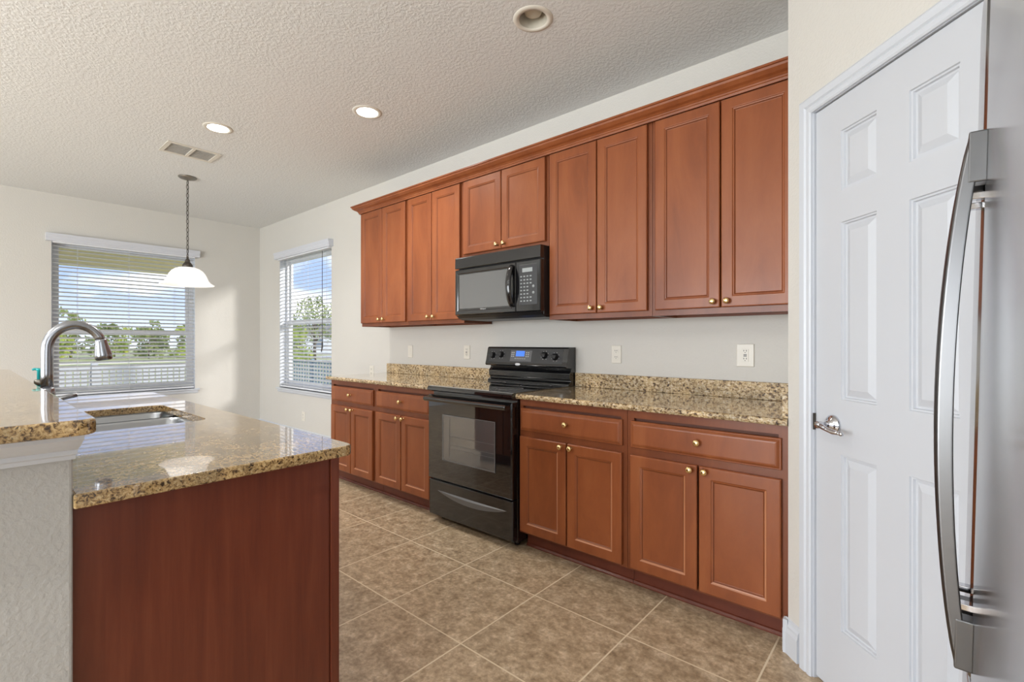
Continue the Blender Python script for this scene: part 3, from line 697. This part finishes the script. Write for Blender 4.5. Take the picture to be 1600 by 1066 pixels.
for a, b in xs:
    d = shaker(-a, -b, .115, .70, 2.055-.0); 
    for i in range(len(d.v)): d.v[i] = RT @ d.v[i]
    do = local(d, il, 'door', ['wood', 'wood', 'wood_frame'])
    d = drawer_mesh(-a, -b, .715, .84, 2.055-.0)
    for i in range(len(d.v)): d.v[i] = RT @ d.v[i]
    do2 = local(d, il, 'drawer_front', 'wood')
    inv = il.matrix_basis.inverted()
    k = MB().lathe([(.0055, 0), (.0055, .011), (.0145, .018), (.0158, .022), (.006, .0295), (0, .03)], seg=14, T=Matrix.Translation(((a+b)/2, -2.036, .775)) @ Matrix.Rotation(-pi/2, 4, 'X'))
    local(k, il, 'knob', 'brass', do2)
# island countertop with a cut out for the sink
SX0, SX1, SY0, SY1 = -2.37, -1.712, -2.505, -2.132
def slab_hole(outer, inner, z0, z1):
    bm = bmesh.new()
    def loop(pts, z): return [bm.verts.new((x, y, z)) for x, y in pts]
    ot, ob, it, ib = loop(outer, z1), loop(outer, z0), loop(inner, z1), loop(inner, z0)
    r = (z1-z0)/2
    for t, b in ((ot, ob), (it, ib)):
        n = len(t)
        for i in range(n): bm.faces.new((t[i], t[(i+1) % n], b[(i+1) % n], b[i]))
    for a, b in ((ot, it), (ob, ib)):
        es = []
        for l in (a, b):
            n = len(l); es += [bm.edges.get((l[i], l[(i+1) % n])) for i in range(n)]
        bmesh.ops.triangle_fill(bm, edges=es, use_beauty=True)
    bmesh.ops.recalc_face_normals(bm, faces=bm.faces)
    me = bpy.data.meshes.new('slab'); bm.to_mesh(me); bm.free(); return me
outer = [(-.868, -2.622), (-.868, -2.035), (-.873, -2.018), (-.886, -2.007), (-.905, -2.003), (-3.10, -2.003), (-3.118, -2.01), (-3.122, -2.03), (-3.122, -2.622)]
me = slab_hole(outer, rounded(SX0, SX1, SY0, SY1, .045), .884, .914)
me.materials.append(M['granite_island'])
io = bpy.data.objects.new('island_countertop', me); COL.objects.link(io)
md_ = io.modifiers.new('bevel', 'BEVEL'); md_.width = .008; md_.segments = 4; md_.limit_method = 'ANGLE'; md_.angle_limit = radians(60)
tag(io, 'polished tan granite island countertop with a sink cutout', 'countertop')
# sink
sk = thing('kitchen_sink', 'stainless double-bowl sink set under the island countertop', 'sink', (-2.04, -2.32, .88))
def bowl(x0, x1, name):
    y0, y1 = SY0+.006, SY1+.004
    lv = [(0, .8825, .05), (.004, .872, .048), (.012, .74, .045), (.03, .71, .05), (.1, .70, .06)]
    mb = MB(); v = []; f = []; n = None
    for ins, z, r in lv:
        p = rounded(x0+ins, x1-ins, y0+ins, y1-ins, max(r-.0, .01), 4); n = len(p); v += [(a, b, z) for a, b in p]
    for k in range(len(lv)-1):
        for i in range(n): f.append((k*n+i, k*n+(i+1) % n, (k+1)*n+(i+1) % n, (k+1)*n+i))
    f.append(tuple(range((len(lv)-1)*n, len(lv)*n)))
    mb.add(v, f, 0, True)
    o = local(mb, sk, name, 'steel_sink')
    cx_, cy_ = (x0+x1)/2, (y0+y1)/2
    local(MB().lathe([(.045, .7005), (.042, .704), (.03, .703), (.0, .702)], (cx_, cy_, 0), 24), sk, 'drain', 'chrome', o)
    return o
DX = -2.14
bowl(-2.385, DX-.012, 'bowl'); bowl(DX+.012, -1.70, 'bowl')
rim = slab_hole(rounded(-2.40, -1.685, SY0-.012, SY1+.02, .05), rounded(-2.384, -1.701, SY0+.006, SY1+.003, .05), .8815, .8835)
rim.materials.append(M['steel_sink']); ro = bpy.data.objects.new('rim', rim); COL.objects.link(ro); ro.parent = sk; ro.location = (2.04, 2.32, -.88)
local(MB().prism([(DX-.016, .85), (DX-.014, .87), (DX-.008, .877), (DX+.008, .877), (DX+.014, .87), (DX+.016, .85)], SY0+.012, SY1-.002, 'y'), sk, 'divider', 'steel_sink')
# knee wall + raised bar
KY0, KY1 = -2.80, -2.622
struct(MB().box(-3.22, -.874, KY0, KY1, 0, 1.04).build('wall_knee', 'kneewall', bevel=.006, seg=3), 'textured half-height wall carrying the raised bar', 'wall')
bt_ = [(-.79, -2.625), (-.793, -2.607), (-.806, -2.597), (-.83, -2.594), (-3.28, -2.594), (-3.30, -2.60), (-3.305, -2.62), (-3.305, -3.04), (-.80, -3.04), (-.79, -3.03)]
mb = MB().prism(bt_, 1.041, 1.071, 'z')
bo = mb.build('bar_top', 'granite_island', bevel=.009, seg=4); tag(bo, 'raised tan granite bar top with rounded edge over the half wall', 'countertop')
# moulding under bar top (end face and long faces of the knee wall)
mp_ = [(0, .985), (.008, .986), (.010, .994), (.016, .997), (.017, 1.006), (.026, 1.010), (.036, 1.017), (.046, 1.026), (.051, 1.03), (.053, 1.0405), (0, 1.0405)]
v = []; f = []; n = len(mp_)
for o, z in mp_: v += [(-.873+o, KY1+.001+min(o*.18, .01), z), (-.873+o, KY0-o, z), (-3.22-o, KY0-o, z)]
for k in range(n):
    l = (k+1) % n
    for i in range(2): f.append((k*3+i, k*3+i+1, l*3+i+1, l*3+i))
f += [tuple(k*3 for k in range(n)), tuple(k*3+2 for k in range(n))[::-1]]
struct(MB().add(v, f).build('trim_2', 'trim'), 'painted crown trim under the raised bar top', 'molding')

# faucet
fx, fy = -2.03, -2.560
fc = thing('kitchen_faucet', 'tall brushed nickel gooseneck faucet with pull-down spray head behind the sink', 'faucet', (fx, fy, .9145))
def L(mb, name, m, parent=None, **k): return local(mb, fc, name, m, parent, **k)
L(MB().lathe([(.03, .9145), (.03, .921), (.026, .926), (.0235, .95), (.0235, 1.03), (.0225, 1.045), (.018, 1.05)], (fx, fy, 0), 28), 'body', 'nickel')
pts = [(fx, fy, 1.045), (fx, fy, 1.10), (fx, fy, 1.18)]
R_ = .078; cyy = fy+R_; czz = 1.19
for i in range(1, 17):
    a = pi-pi*.88*i/16; pts.append((fx+.008*i/16, cyy+R_*cos(a), czz+R_*1.18*sin(a)))
L(MB().tube(pts, [.0175]*3+[.0172]*8+[.0160]*8, 18), 'spout', 'nickel')
e0 = Vector(pts[-1]); dv = Vector((0, .13, -1)).normalized(); e0 -= dv*.004
hd_ = [e0, e0+dv*.004, e0+dv*.012, e0+dv*.06, e0+dv*.078, e0+dv*.082]
L(MB().tube(hd_, [.0165, .0185, .019, .0275, .0265, .022], 20), 'spray_head', 'nickel')
L(MB().tube([(fx+.018, fy+.012, 1.0), (fx+.026, fy+.02, 1.004), (fx+.03, fy+.045, 1.012), (fx+.032, fy+.078, 1.02)], [.011, .010, .0085, .009], 12, flat=1.3), 'lever', 'nickel')
# soap dispenser
sx, sy = -2.2, -2.566
sd_ = thing('soap_dispenser', 'small teal pump soap bottle standing left of the faucet', 'soap dispenser', (sx, sy, .9145))
local(MB().lathe([(.028, .915), (.031, .925), (.031, 1.0), (.026, 1.025), (.016, 1.042), (.012, 1.05)], (sx, sy, 0), 24), sd_, 'bottle', 'teal')
local(MB().lathe([(.0155, 1.05), (.0165, 1.054), (.0165, 1.068), (.012, 1.072)], (sx, sy, 0), 20), sd_, 'collar', 'canopy')
local(MB().lathe([(.008, 1.07), (.008, 1.105), (.011, 1.107), (.011, 1.114), (0, 1.115)], (sx, sy, 0), 16).tube([(sx, sy, 1.111), (sx-.004, sy-.016, 1.112), (sx-.005, sy-.02, 1.109)], [.005, .0045, .004], 8), sd_, 'pump', 'teal')

# ------------------------------------------------------------------ refrigerator
FW = .91; FY = -1.815        # centre seam y
fg = bpy.data.objects.new('refrigerator', None); COL.objects.link(fg)
fg.location = (.441, FY, 0); fg.rotation_euler = (0, radians(1.2), 0)
tag(fg, 'stainless french-door refrigerator with long bowed bar handles, seen edge-on at the right', 'refrigerator')
# local frame: -x is the front, y along the width; front centre at x = 0, doors bow back towards the edges
def bowx(y): return .020*(abs(y)/(FW/2))**2
MB().box(.075, .74, -FW/2, FW/2, .03, 1.765).build('case', 'fridge_side', fg, .006)
def fdoor(y0, y1, z0, z1, name):
    n = 18; pts = []
    for i in range(n+1):
        y = y0+(y1-y0)*i/n; e = min(y-y0, y1-y); r = .012; off = 0 if e >= r else r-sqrt(max(r*r-(r-e)**2, 0))
        pts.append((bowx(y)+off, y))
    mb = MB(); poly = [(.068, y0)]+pts+[(.068, y1)]
    mb.prism(poly, z0, z1, 'z', smooth=False)
    for i in range(len(mb.sm)): mb.sm[i] = len(mb.f[i]) == 4
    o = mb.build(name, 'stainless', fg, .003, 2)
    return o
d_l = fdoor(.0015, FW/2, .72, 1.77, 'door'); d_r = fdoor(-FW/2, -.0015, .72, 1.77, 'door'); fz = fdoor(-FW/2, FW/2, .08, .712, 'freezer_drawer')
MB().box(.07, .12, -FW/2+.01, FW/2-.01, .02, .08).build('kick_grille', 'blackm', fg)
def fhandle(y, parent, w=.0125):
    z0, z1 = .766, 1.503; n = 28; mb = MB(); sec = []
    for i in range(n+1):
        t = i/n; z = z0+(z1-z0)*t; b = 1-(2*t-1)**2
        x = -.0095-.0265*b**.85; th = .0085+.0015*b
        sec.append([(x-th, y-w*.55, z), (x-th*.75, y-w*.95, z), (x+th, y-w, z), (x+th, y+w, z), (x-th*.75, y+w*.95, z), (x-th, y+w*.55, z)])
    v = [p for s_ in sec for p in s_]; f = []
    for i in range(n):
        for k in range(6): f.append((i*6+k, i*6+(k+1) % 6, (i+1)*6+(k+1) % 6, (i+1)*6+k))
    f += [tuple(range(6))[::-1], tuple(range(n*6, n*6+6))]
    mb.add(v, f, 0, False); o = mb.build('handle', 'handle_steel', parent, .0025, 3)
    for za, zb in ((z0-.004, z0+.066), (z1-.066, z1+.004)):
        MB().box(-.0185, bowx(y)+.0015, y-w-.0008, y+w+.0008, za, zb).build('handle_mount', 'handle_steel', o, .002)
    for za in (z0+.078, z1-.088): MB().box(-.018, bowx(y)+.0015, y-w*.6, y+w*.6, za, za+.009).build('handle_clip', 'chrome', o, .001)
    return o
MB().box(.016, .06, -.004, .004, .73, 1.76).build('gasket', 'blackm', fg)
fhandle(-.033, d_r); fhandle(.033, d_l)
MB().tube([(-.05, -.36, .45), (-.062, -.2, .45), (-.066, 0, .45), (-.062, .2, .45), (-.05, .36, .45)], .012, 12).box(-.05, bowx(.35), -.37, -.34, .438, .462).box(-.05, bowx(.35), .34, .37, .438, .462).build('handle', 'handle_steel', fz)

# ------------------------------------------------------------------ outlets and switches
def outlet(x, z, label, kind='duplex', w=.070, h=.115):
    r = thing('wall_outlet' if kind != 'switch' else 'light_switch', label, 'outlet' if kind != 'switch' else 'switch', (x, 0, z))
    MB().rings(-w/2, w/2, -h/2, h/2, [(0, -.0005), (0, -.004), (.003, -.0065)]).build('cover_plate', 'plate', r)
    if kind == 'duplex':
        for s_ in (-1, 1):
            rr = MB().prism(rounded(-.0165, .0165, s_*.02-.014, s_*.02+.014, .008), -.0085, -.006, 'y', T=None).build('receptacle', 'plate', r)
            MB().box(-.008, -.005, -.0092, -.0083, s_*.02, s_*.02+.008).box(.005, .008, -.0092, -.0083, s_*.02, s_*.02+.008).box(-.002, .002, -.0092, -.0083, s_*.02-.009, s_*.02-.005).build('slots', 'plate_dark', rr)
    elif kind == 'gfci':
        rr = MB().box(-.017, .017, -.0085, -.006, -.034, .034).build('receptacle', 'plate', r, .001)
        q = MB()
        for s_ in (-1, 1): q.box(-.008, -.005, -.0092, -.0083, s_*.021, s_*.021+.008).box(.005, .008, -.0092, -.0083, s_*.021, s_*.021+.008).box(-.002, .002, -.0092, -.0083, s_*.021-.009, s_*.021-.005)
        q.box(-.008, .008, -.0095, -.008, .001, .005).box(-.008, .008, -.0095, -.008, -.006, -.002)
        q.build('slots', 'plate_dark', rr)
    else:
        MB().box(-.016, .016, -.009, -.006, -.033, .033).build('rocker', 'plate', r, .001)
    return r
outlet(-.325, 1.145, 'almond outlet with a wide cover plate above the right counter, nearest the pantry corner', 'gfci', w=.088, h=.122)
outlet(-1.097, 1.137, 'almond duplex outlet on the wall just right of the range', 'duplex')
outlet(-2.483, 1.131, 'almond outlet plate above the left backsplash, nearer the range', 'gfci')
outlet(-3.248, 1.127, 'almond plate above the left backsplash, nearer the side window', 'switch')
outlet(-3.89, .915, 'almond duplex outlet low on the wall at the left end of the counter', 'duplex')
outlet(-5.379, .30, 'almond duplex outlet near the floor below the side window', 'duplex')

# ------------------------------------------------------------------ ceiling fittings
def can(x, y, label, lit):
    r = thing('recessed_light', label, 'ceiling light', (x, y, CEIL), 0, 'lit recessed ceiling lights' if lit else None)
    MB().lathe([(.070, 0), (.070, -.004), (.085, -.0055), (.097, -.003), (.099, 0)], seg=40, cap=False).build('trim_ring', 'canwhite', r)
    if lit:
        MB().lathe([(.070, 0), (.067, .012), (.06, .02)], seg=32, cap=False).build('baffle', 'canwhite', r)
        MB().lathe([(0, -.0045), (.05, -.0042), (.078, -.0035), (.08, -.001)], seg=32, cap=False).build('lens', 'lampglow', r)
        light('recessed_lamp_light', 'SPOT', (x, y, CEIL-.02), (0, 0, -1), 60, (1, .97, .92), spot_size=radians(150), spot_blend=1, shadow_soft_size=.06)
    else:
        MB().lathe([(.070, -.001), (.068, .03), (.06, .11), (.058, .12), (0, .12)], seg=40, cap=False).build('baffle', 'canbaffle', r)
        MB().lathe([(0, .018), (.025, .02), (.04, .027), (.046, .04), (.04, .06), (.028, .11)], seg=32, cap=False).build('bulb', 'bulb_off', r)
    return r
can(*CANS[0], 'lit round recessed ceiling light near the air vent', True)
can(*CANS[1], 'lit round recessed ceiling light nearest the cabinets', True)
can(*CANS[2], 'unlit recessed ceiling light with a frosted bulb, at the top of the view', False)
for x, y in ((-.3, -3.9), (-3.2, -4.2), (.9, -5.6), (-2.0, -5.6), (-5.0, -4.6)):  # added cans in the unseen great room, put in to brighten the view
    r_ = thing('recessed_light', 'added lit recessed ceiling light in the unseen great room', 'ceiling light', (x, y, CEIL), 0, 'added great room recessed lights')
    MB().lathe([(.070, 0), (.070, -.004), (.085, -.0055), (.097, -.003), (.099, 0)], seg=24, cap=False).build('trim_ring', 'canwhite', r_)
    MB().lathe([(0, -.001), (.07, -.001)], seg=24, cap=False).build('lens', 'lampglow', r_)
    light('recessed_lamp_light', 'SPOT', (x, y, CEIL-.02), (0, 0, -1), 75, (1, .97, .92), spot_size=radians(160), spot_blend=1, shadow_soft_size=.06)
vt = thing('ceiling_vent', 'white rectangular ceiling air register with two louvered panels', 'vent', (-4.255, -1.502, CEIL), radians(0))
v_ = MB(); a, b = .14, .19
v_.box(-a, -a+.03, -b, b, -.008, 0).box(a-.03, a, -b, b, -.008, 0).box(-a+.03, a-.03, -b, -b+.03, -.008, 0).box(-a+.03, a-.03, b-.03, b, -.008, 0).box(-a+.03, a-.03, -.012, .012, -.008, 0)
v_.build('frame', 'canwhite', vt, .002)
for s_ in (-1, 1):
    lv_ = MB()
    for i in range(9):
        x = -a+.04+i*(2*a-.08)/8; y0, y1 = (.012, b-.03) if s_ > 0 else (-b+.03, -.012)
        lv_.prism([(x-.008, -.001), (x+.006, -.007), (x+.0075, -.006), (x-.0065, 0)], y0, y1, 'y')
    lv_.build('louver_panel', 'canwhite', vt)
# pendant
px_, py_ = -4.995, -1.326
pn = thing('pendant_lamp', 'pendant lamp with white glass bell shade on a dark chain in the breakfast nook', 'lamp', (px_, py_, CEIL))
MB().lathe([(.078, -.0005), (.078, -.006), (.066, -.016), (.03, -.026), (.012, -.032), (0, -.034)], seg=36).build('canopy', 'canopy', pn)
ch = MB(); z = -.034; k = 0
while z > -.735:
    T_ = Matrix.Translation((0, 0, z-.021)) @ Matrix.Rotation(pi/2*(k % 2)+.4, 4, 'Z')
    ring = [(.0115*cos(2*pi*i/12), 0, .0235*sin(2*pi*i/12)) for i in range(13)]
    ch.tube(ring, .0025, 6, T=T_, up=(0, 1, 0)); z -= .0415; k += 1
ch.tube([(.003, .001, -.03), (.004, -.002, -.35), (.003, .001, -.745)], .002, 6)
ch.build('chain', 'bronze', pn)
sk_ = MB().lathe([(0, -.768), (.009, -.771), (.011, -.781), (.009, -.79), (.018, -.80), (.022, -.812), (.020, -.82), (.032, -.835), (.042, -.85), (.045, -.868), (.042, -.872), (0, -.872)], seg=28)
ring = [(.019*cos(2*pi*i/16), 0, -.762+.019*sin(2*pi*i/16)) for i in range(17)]
sk_.tube(ring, .0035, 6, up=(0, 1, 0)); sk_.build('socket_cap', 'bronze', pn)
sh = MB().lathe([(.042, -.873), (.07, -.877), (.1, -.889), (.127, -.909), (.148, -.937), (.163, -.970), (.175, -1.0), (.19, -1.02), (.210, -1.034), (.226, -1.043), (.222, -1.046), (.205, -1.040), (.184, -1.027), (.169, -1.004), (.156, -.973), (.142, -.941), (.122, -.915), (.097, -.896), (.068, -.884), (.042, -.88)], seg=48, cap=False)
so_ = sh.build('lamp_shade', 'shade', pn)
MB().lathe([(0, -.985), (.018, -.98), (.029, -.96), (.027, -.935), (.014, -.905), (.013, -.873)], seg=20).build('bulb', 'bulb_off', pn)

# ------------------------------------------------------------------ added great room windows, unseen behind the camera, to bring in light
def plain_window(x0, x1, z0, z1, T0, name, parts, label):
    r = bpy.data.objects.new(name, None); COL.objects.link(r); r.matrix_world = T0; struct(r, label, 'window')
    f_ = MB(); f_.box(x0, x0+.06, .03, .1, z0, z1).box(x1-.06, x1, .03, .1, z0, z1).box(x0, x1, .03, .1, z0, z0+.06).box(x0, x1, .03, .1, z1-.06, z1)
    for i in range(1, parts): u = x0+(x1-x0)*i/parts; f_.box(u-.04, u+.04, .03, .1, z0, z1)
    f_.build('window_frame', 'vinyl', r); MB().box(x0+.02, x1-.02, .06, .064, z0+.02, z1-.02).build('pane', 'pane', r)
TBk = Matrix.Translation((0, YB-T, 0))
plain_window(-3.4, .2, .05, 2.25, TBk, 'window_3', 3, 'added sliding glass doors in the unseen great room, for light')
plain_window(-6.1, -4.3, .7, 2.3, TBk, 'window_4', 2, 'added window in the unseen great room, for light')
TRt = Matrix.Translation((XR2+T, 0, 0)) @ Matrix.Rotation(pi/2, 4, 'Z')
plain_window(-5.6, -3.6, .7, 2.3, TRt, 'window_5', 2, 'added right side window in the unseen great room, for light')

# ------------------------------------------------------------------ outside
GZ = -.5
go = MB().add([(-160, -160, GZ), (160, -160, GZ), (160, 160, GZ), (-160, 160, GZ)], [(0, 1, 2, 3)]).build('lawn', 'grass'); tag(go, 'yellow-green lawn beyond the fences outside the windows', 'lawn', kind='structure')
pa = MB().box(-10.2, XW-T-.02, -4.5, .6, GZ, -.04).build('patio_slab', 'path'); tag(pa, 'concrete patio slab outside the nook window', 'patio', kind='structure')
po = thing('patio_roof', 'tan patio roof edge seen through the top of the nook window', 'patio roof', (-8.5, -2, 2.35))
MB().box(-1.1, -.95, -3.2, 2.8, .04, .34).build('beam', 'soffit', po); MB().box(-1.1, 1.62, -3.2, 2.8, .34, .42).build('soffit', 'soffit', po)
MB().box(-1.12, -.95, -3.25, -3.1, -2.39, .04).build('post', 'soffit', po); MB().box(-1.12, -.95, 2.7, 2.85, -2.39, .04).build('post', 'soffit', po)
pth = MB().box(-54, -48.5, -60, 60, GZ-.02, GZ+.03).build('footpath', 'path'); tag(pth, 'pale footpath crossing the lawn beyond the white fence', 'path', kind='structure')
pt2 = MB().box(-60, 20, 17.6, 19.2, GZ-.02, GZ+.035).build('footpath', 'path'); tag(pt2, 'pale footpath crossing the lawn beyond the grey side fence', 'path', kind='structure')
def fence(name, T0, length, ztop, m, label, pitch=.11, pw=.088):
    r = thing(name, label, 'fence'); r.matrix_world = T0
    n = int(length/pitch); p = MB()
    for i in range(n): x = i*pitch; p.box(x, x+pw, -.01, .01, GZ+.05, ztop-.04)
    p.build('pickets', m, r)
    q = MB(); q.box(0, length, -.025, .025, ztop-.08, ztop).box(0, length, -.025, .025, GZ+.12, GZ+.2); q.box(0, length, -.022, .022, (ztop+GZ)/2-.03, (ztop+GZ)/2+.03); q.build('rails', m, r)
    x = 0
    while x <= length:
        MB().box(x-.05, x+.05, -.05, .05, GZ, ztop+.05).build('post', m, r); x += 2.4
    return r
fence('picket_fence', Matrix.Translation((-12.2, -3.4, 0)) @ Matrix.Rotation(pi/2, 4, 'Z'), 5.7, .74, 'fence', 'low white picket fence outside the nook window')
fence('picket_fence', Matrix.Translation((-18.0, 5.2, 0)), 14.4, .58, 'fence_blue', 'grey-blue picket fence outside the side window', .2, .11)
def tree(x, y, h, rad, m, label, trunk=.35, name='tree', nb=14, leaves=900, ls=.16, group='trees beyond the lawn'):
    r = thing(name, label, 'tree' if name == 'tree' else 'bush', (x, y, GZ), 0, group)
    if trunk:
        tb = MB().tube([(0, 0, 0), (.05, 0, h*.3), (0, .05, h*.75)], [.12*h/5, .09*h/5, .03*h/5], 8)
        for i in range(6):
            a = random.uniform(0, 2*pi); tb.tube([(0, 0, h*(.3+.05*i)), (rad*.5*cos(a), rad*.5*sin(a), h*(.5+.06*i))], [.05*h/5, .012], 5)
        tb.build('trunk', 'bark', r)
    v = []; f = []
    cl = [(random.uniform(-.75, .75)*rad, random.uniform(-.75, .75)*rad, h*(trunk+(.97-trunk)*random.random()), rad*random.uniform(.28, .5)) for _ in range(nb)]
    for i in range(leaves):
        cx_, cy_, cz_, cr_ = random.choice(cl); d = Vector((random.gauss(0, 1), random.gauss(0, 1), random.gauss(0, .8))).normalized()*cr_*random.random()**.35
        c = Vector((cx_, cy_, max(cz_, ls)))+d; c.z = max(c.z, .05); u = Vector((random.gauss(0, 1), random.gauss(0, 1), random.gauss(0, 1))).normalized(); w = u.orthogonal().normalized(); s_ = ls*random.uniform(.6, 1.3); k = len(v)
        v += [c-u*s_, c+w*s_*.45, c+u*s_, c-w*s_*.45]; f.append((k, k+1, k+2, k+3))
    MB().add(v, f).build('foliage', m, r, fix=False)
    return r
for i in range(11):
    row = i % 2; y = 1.2+i*1.75; x = -60 if row else -66
    h = (3.9, 3.1, 4.9, 3.3, 3.2, 3.0, 4.0, 3.2, 3.6, 3.2, 4.6)[i]
    tree(x, y, h, 1.4, 'leaf_bright' if i % 3 == 1 else 'leaf', 'green trees forming the row beyond the lawn behind the wide window', 0.1, leaves=700, ls=.22, group='row of trees beyond the lawn')
tree(-31.5, 12.2, 2.6, 1.2, 'leaf_bright', 'bright yellow-green bush outside the side window', .1, leaves=700, ls=.16, name='bush', group=None)
for (x, y, h, rd) in ((-41, 15.5, 4.6, 1.8), (-36.5, 15.8, 5.0, 1.5), (-46, 20.5, 5.5, 2.2)):
    tree(x, y, h, rd, 'leaf', 'thin-leaved tree against the sky outside the side window', .35, leaves=420, ls=.15, group='trees outside the side window')
hs = thing('far_house', 'pale house with grey roof far beyond the fence outside the side window', 'house', (-68, 31, GZ))
MB().box(-6, 6, -4, 4, 0, 2.6).build('walls', 'stucco', hs)
MB().prism([(-4.6, 2.6), (4.6, 2.6), (0, 4.2)], -6.5, 6.5, 'x').build('roof', 'roof', hs)
for i in range(3): MB().box(-4.6+i*3.6, -3.2+i*3.6, -4.03, -4.0, .9, 2.1).build('window', 'farglass', hs)
for i in range(2): MB().box(6.0, 6.03, -2.6+i*3.2, -1.2+i*3.2, .9, 2.1).build('window', 'farglass', hs)
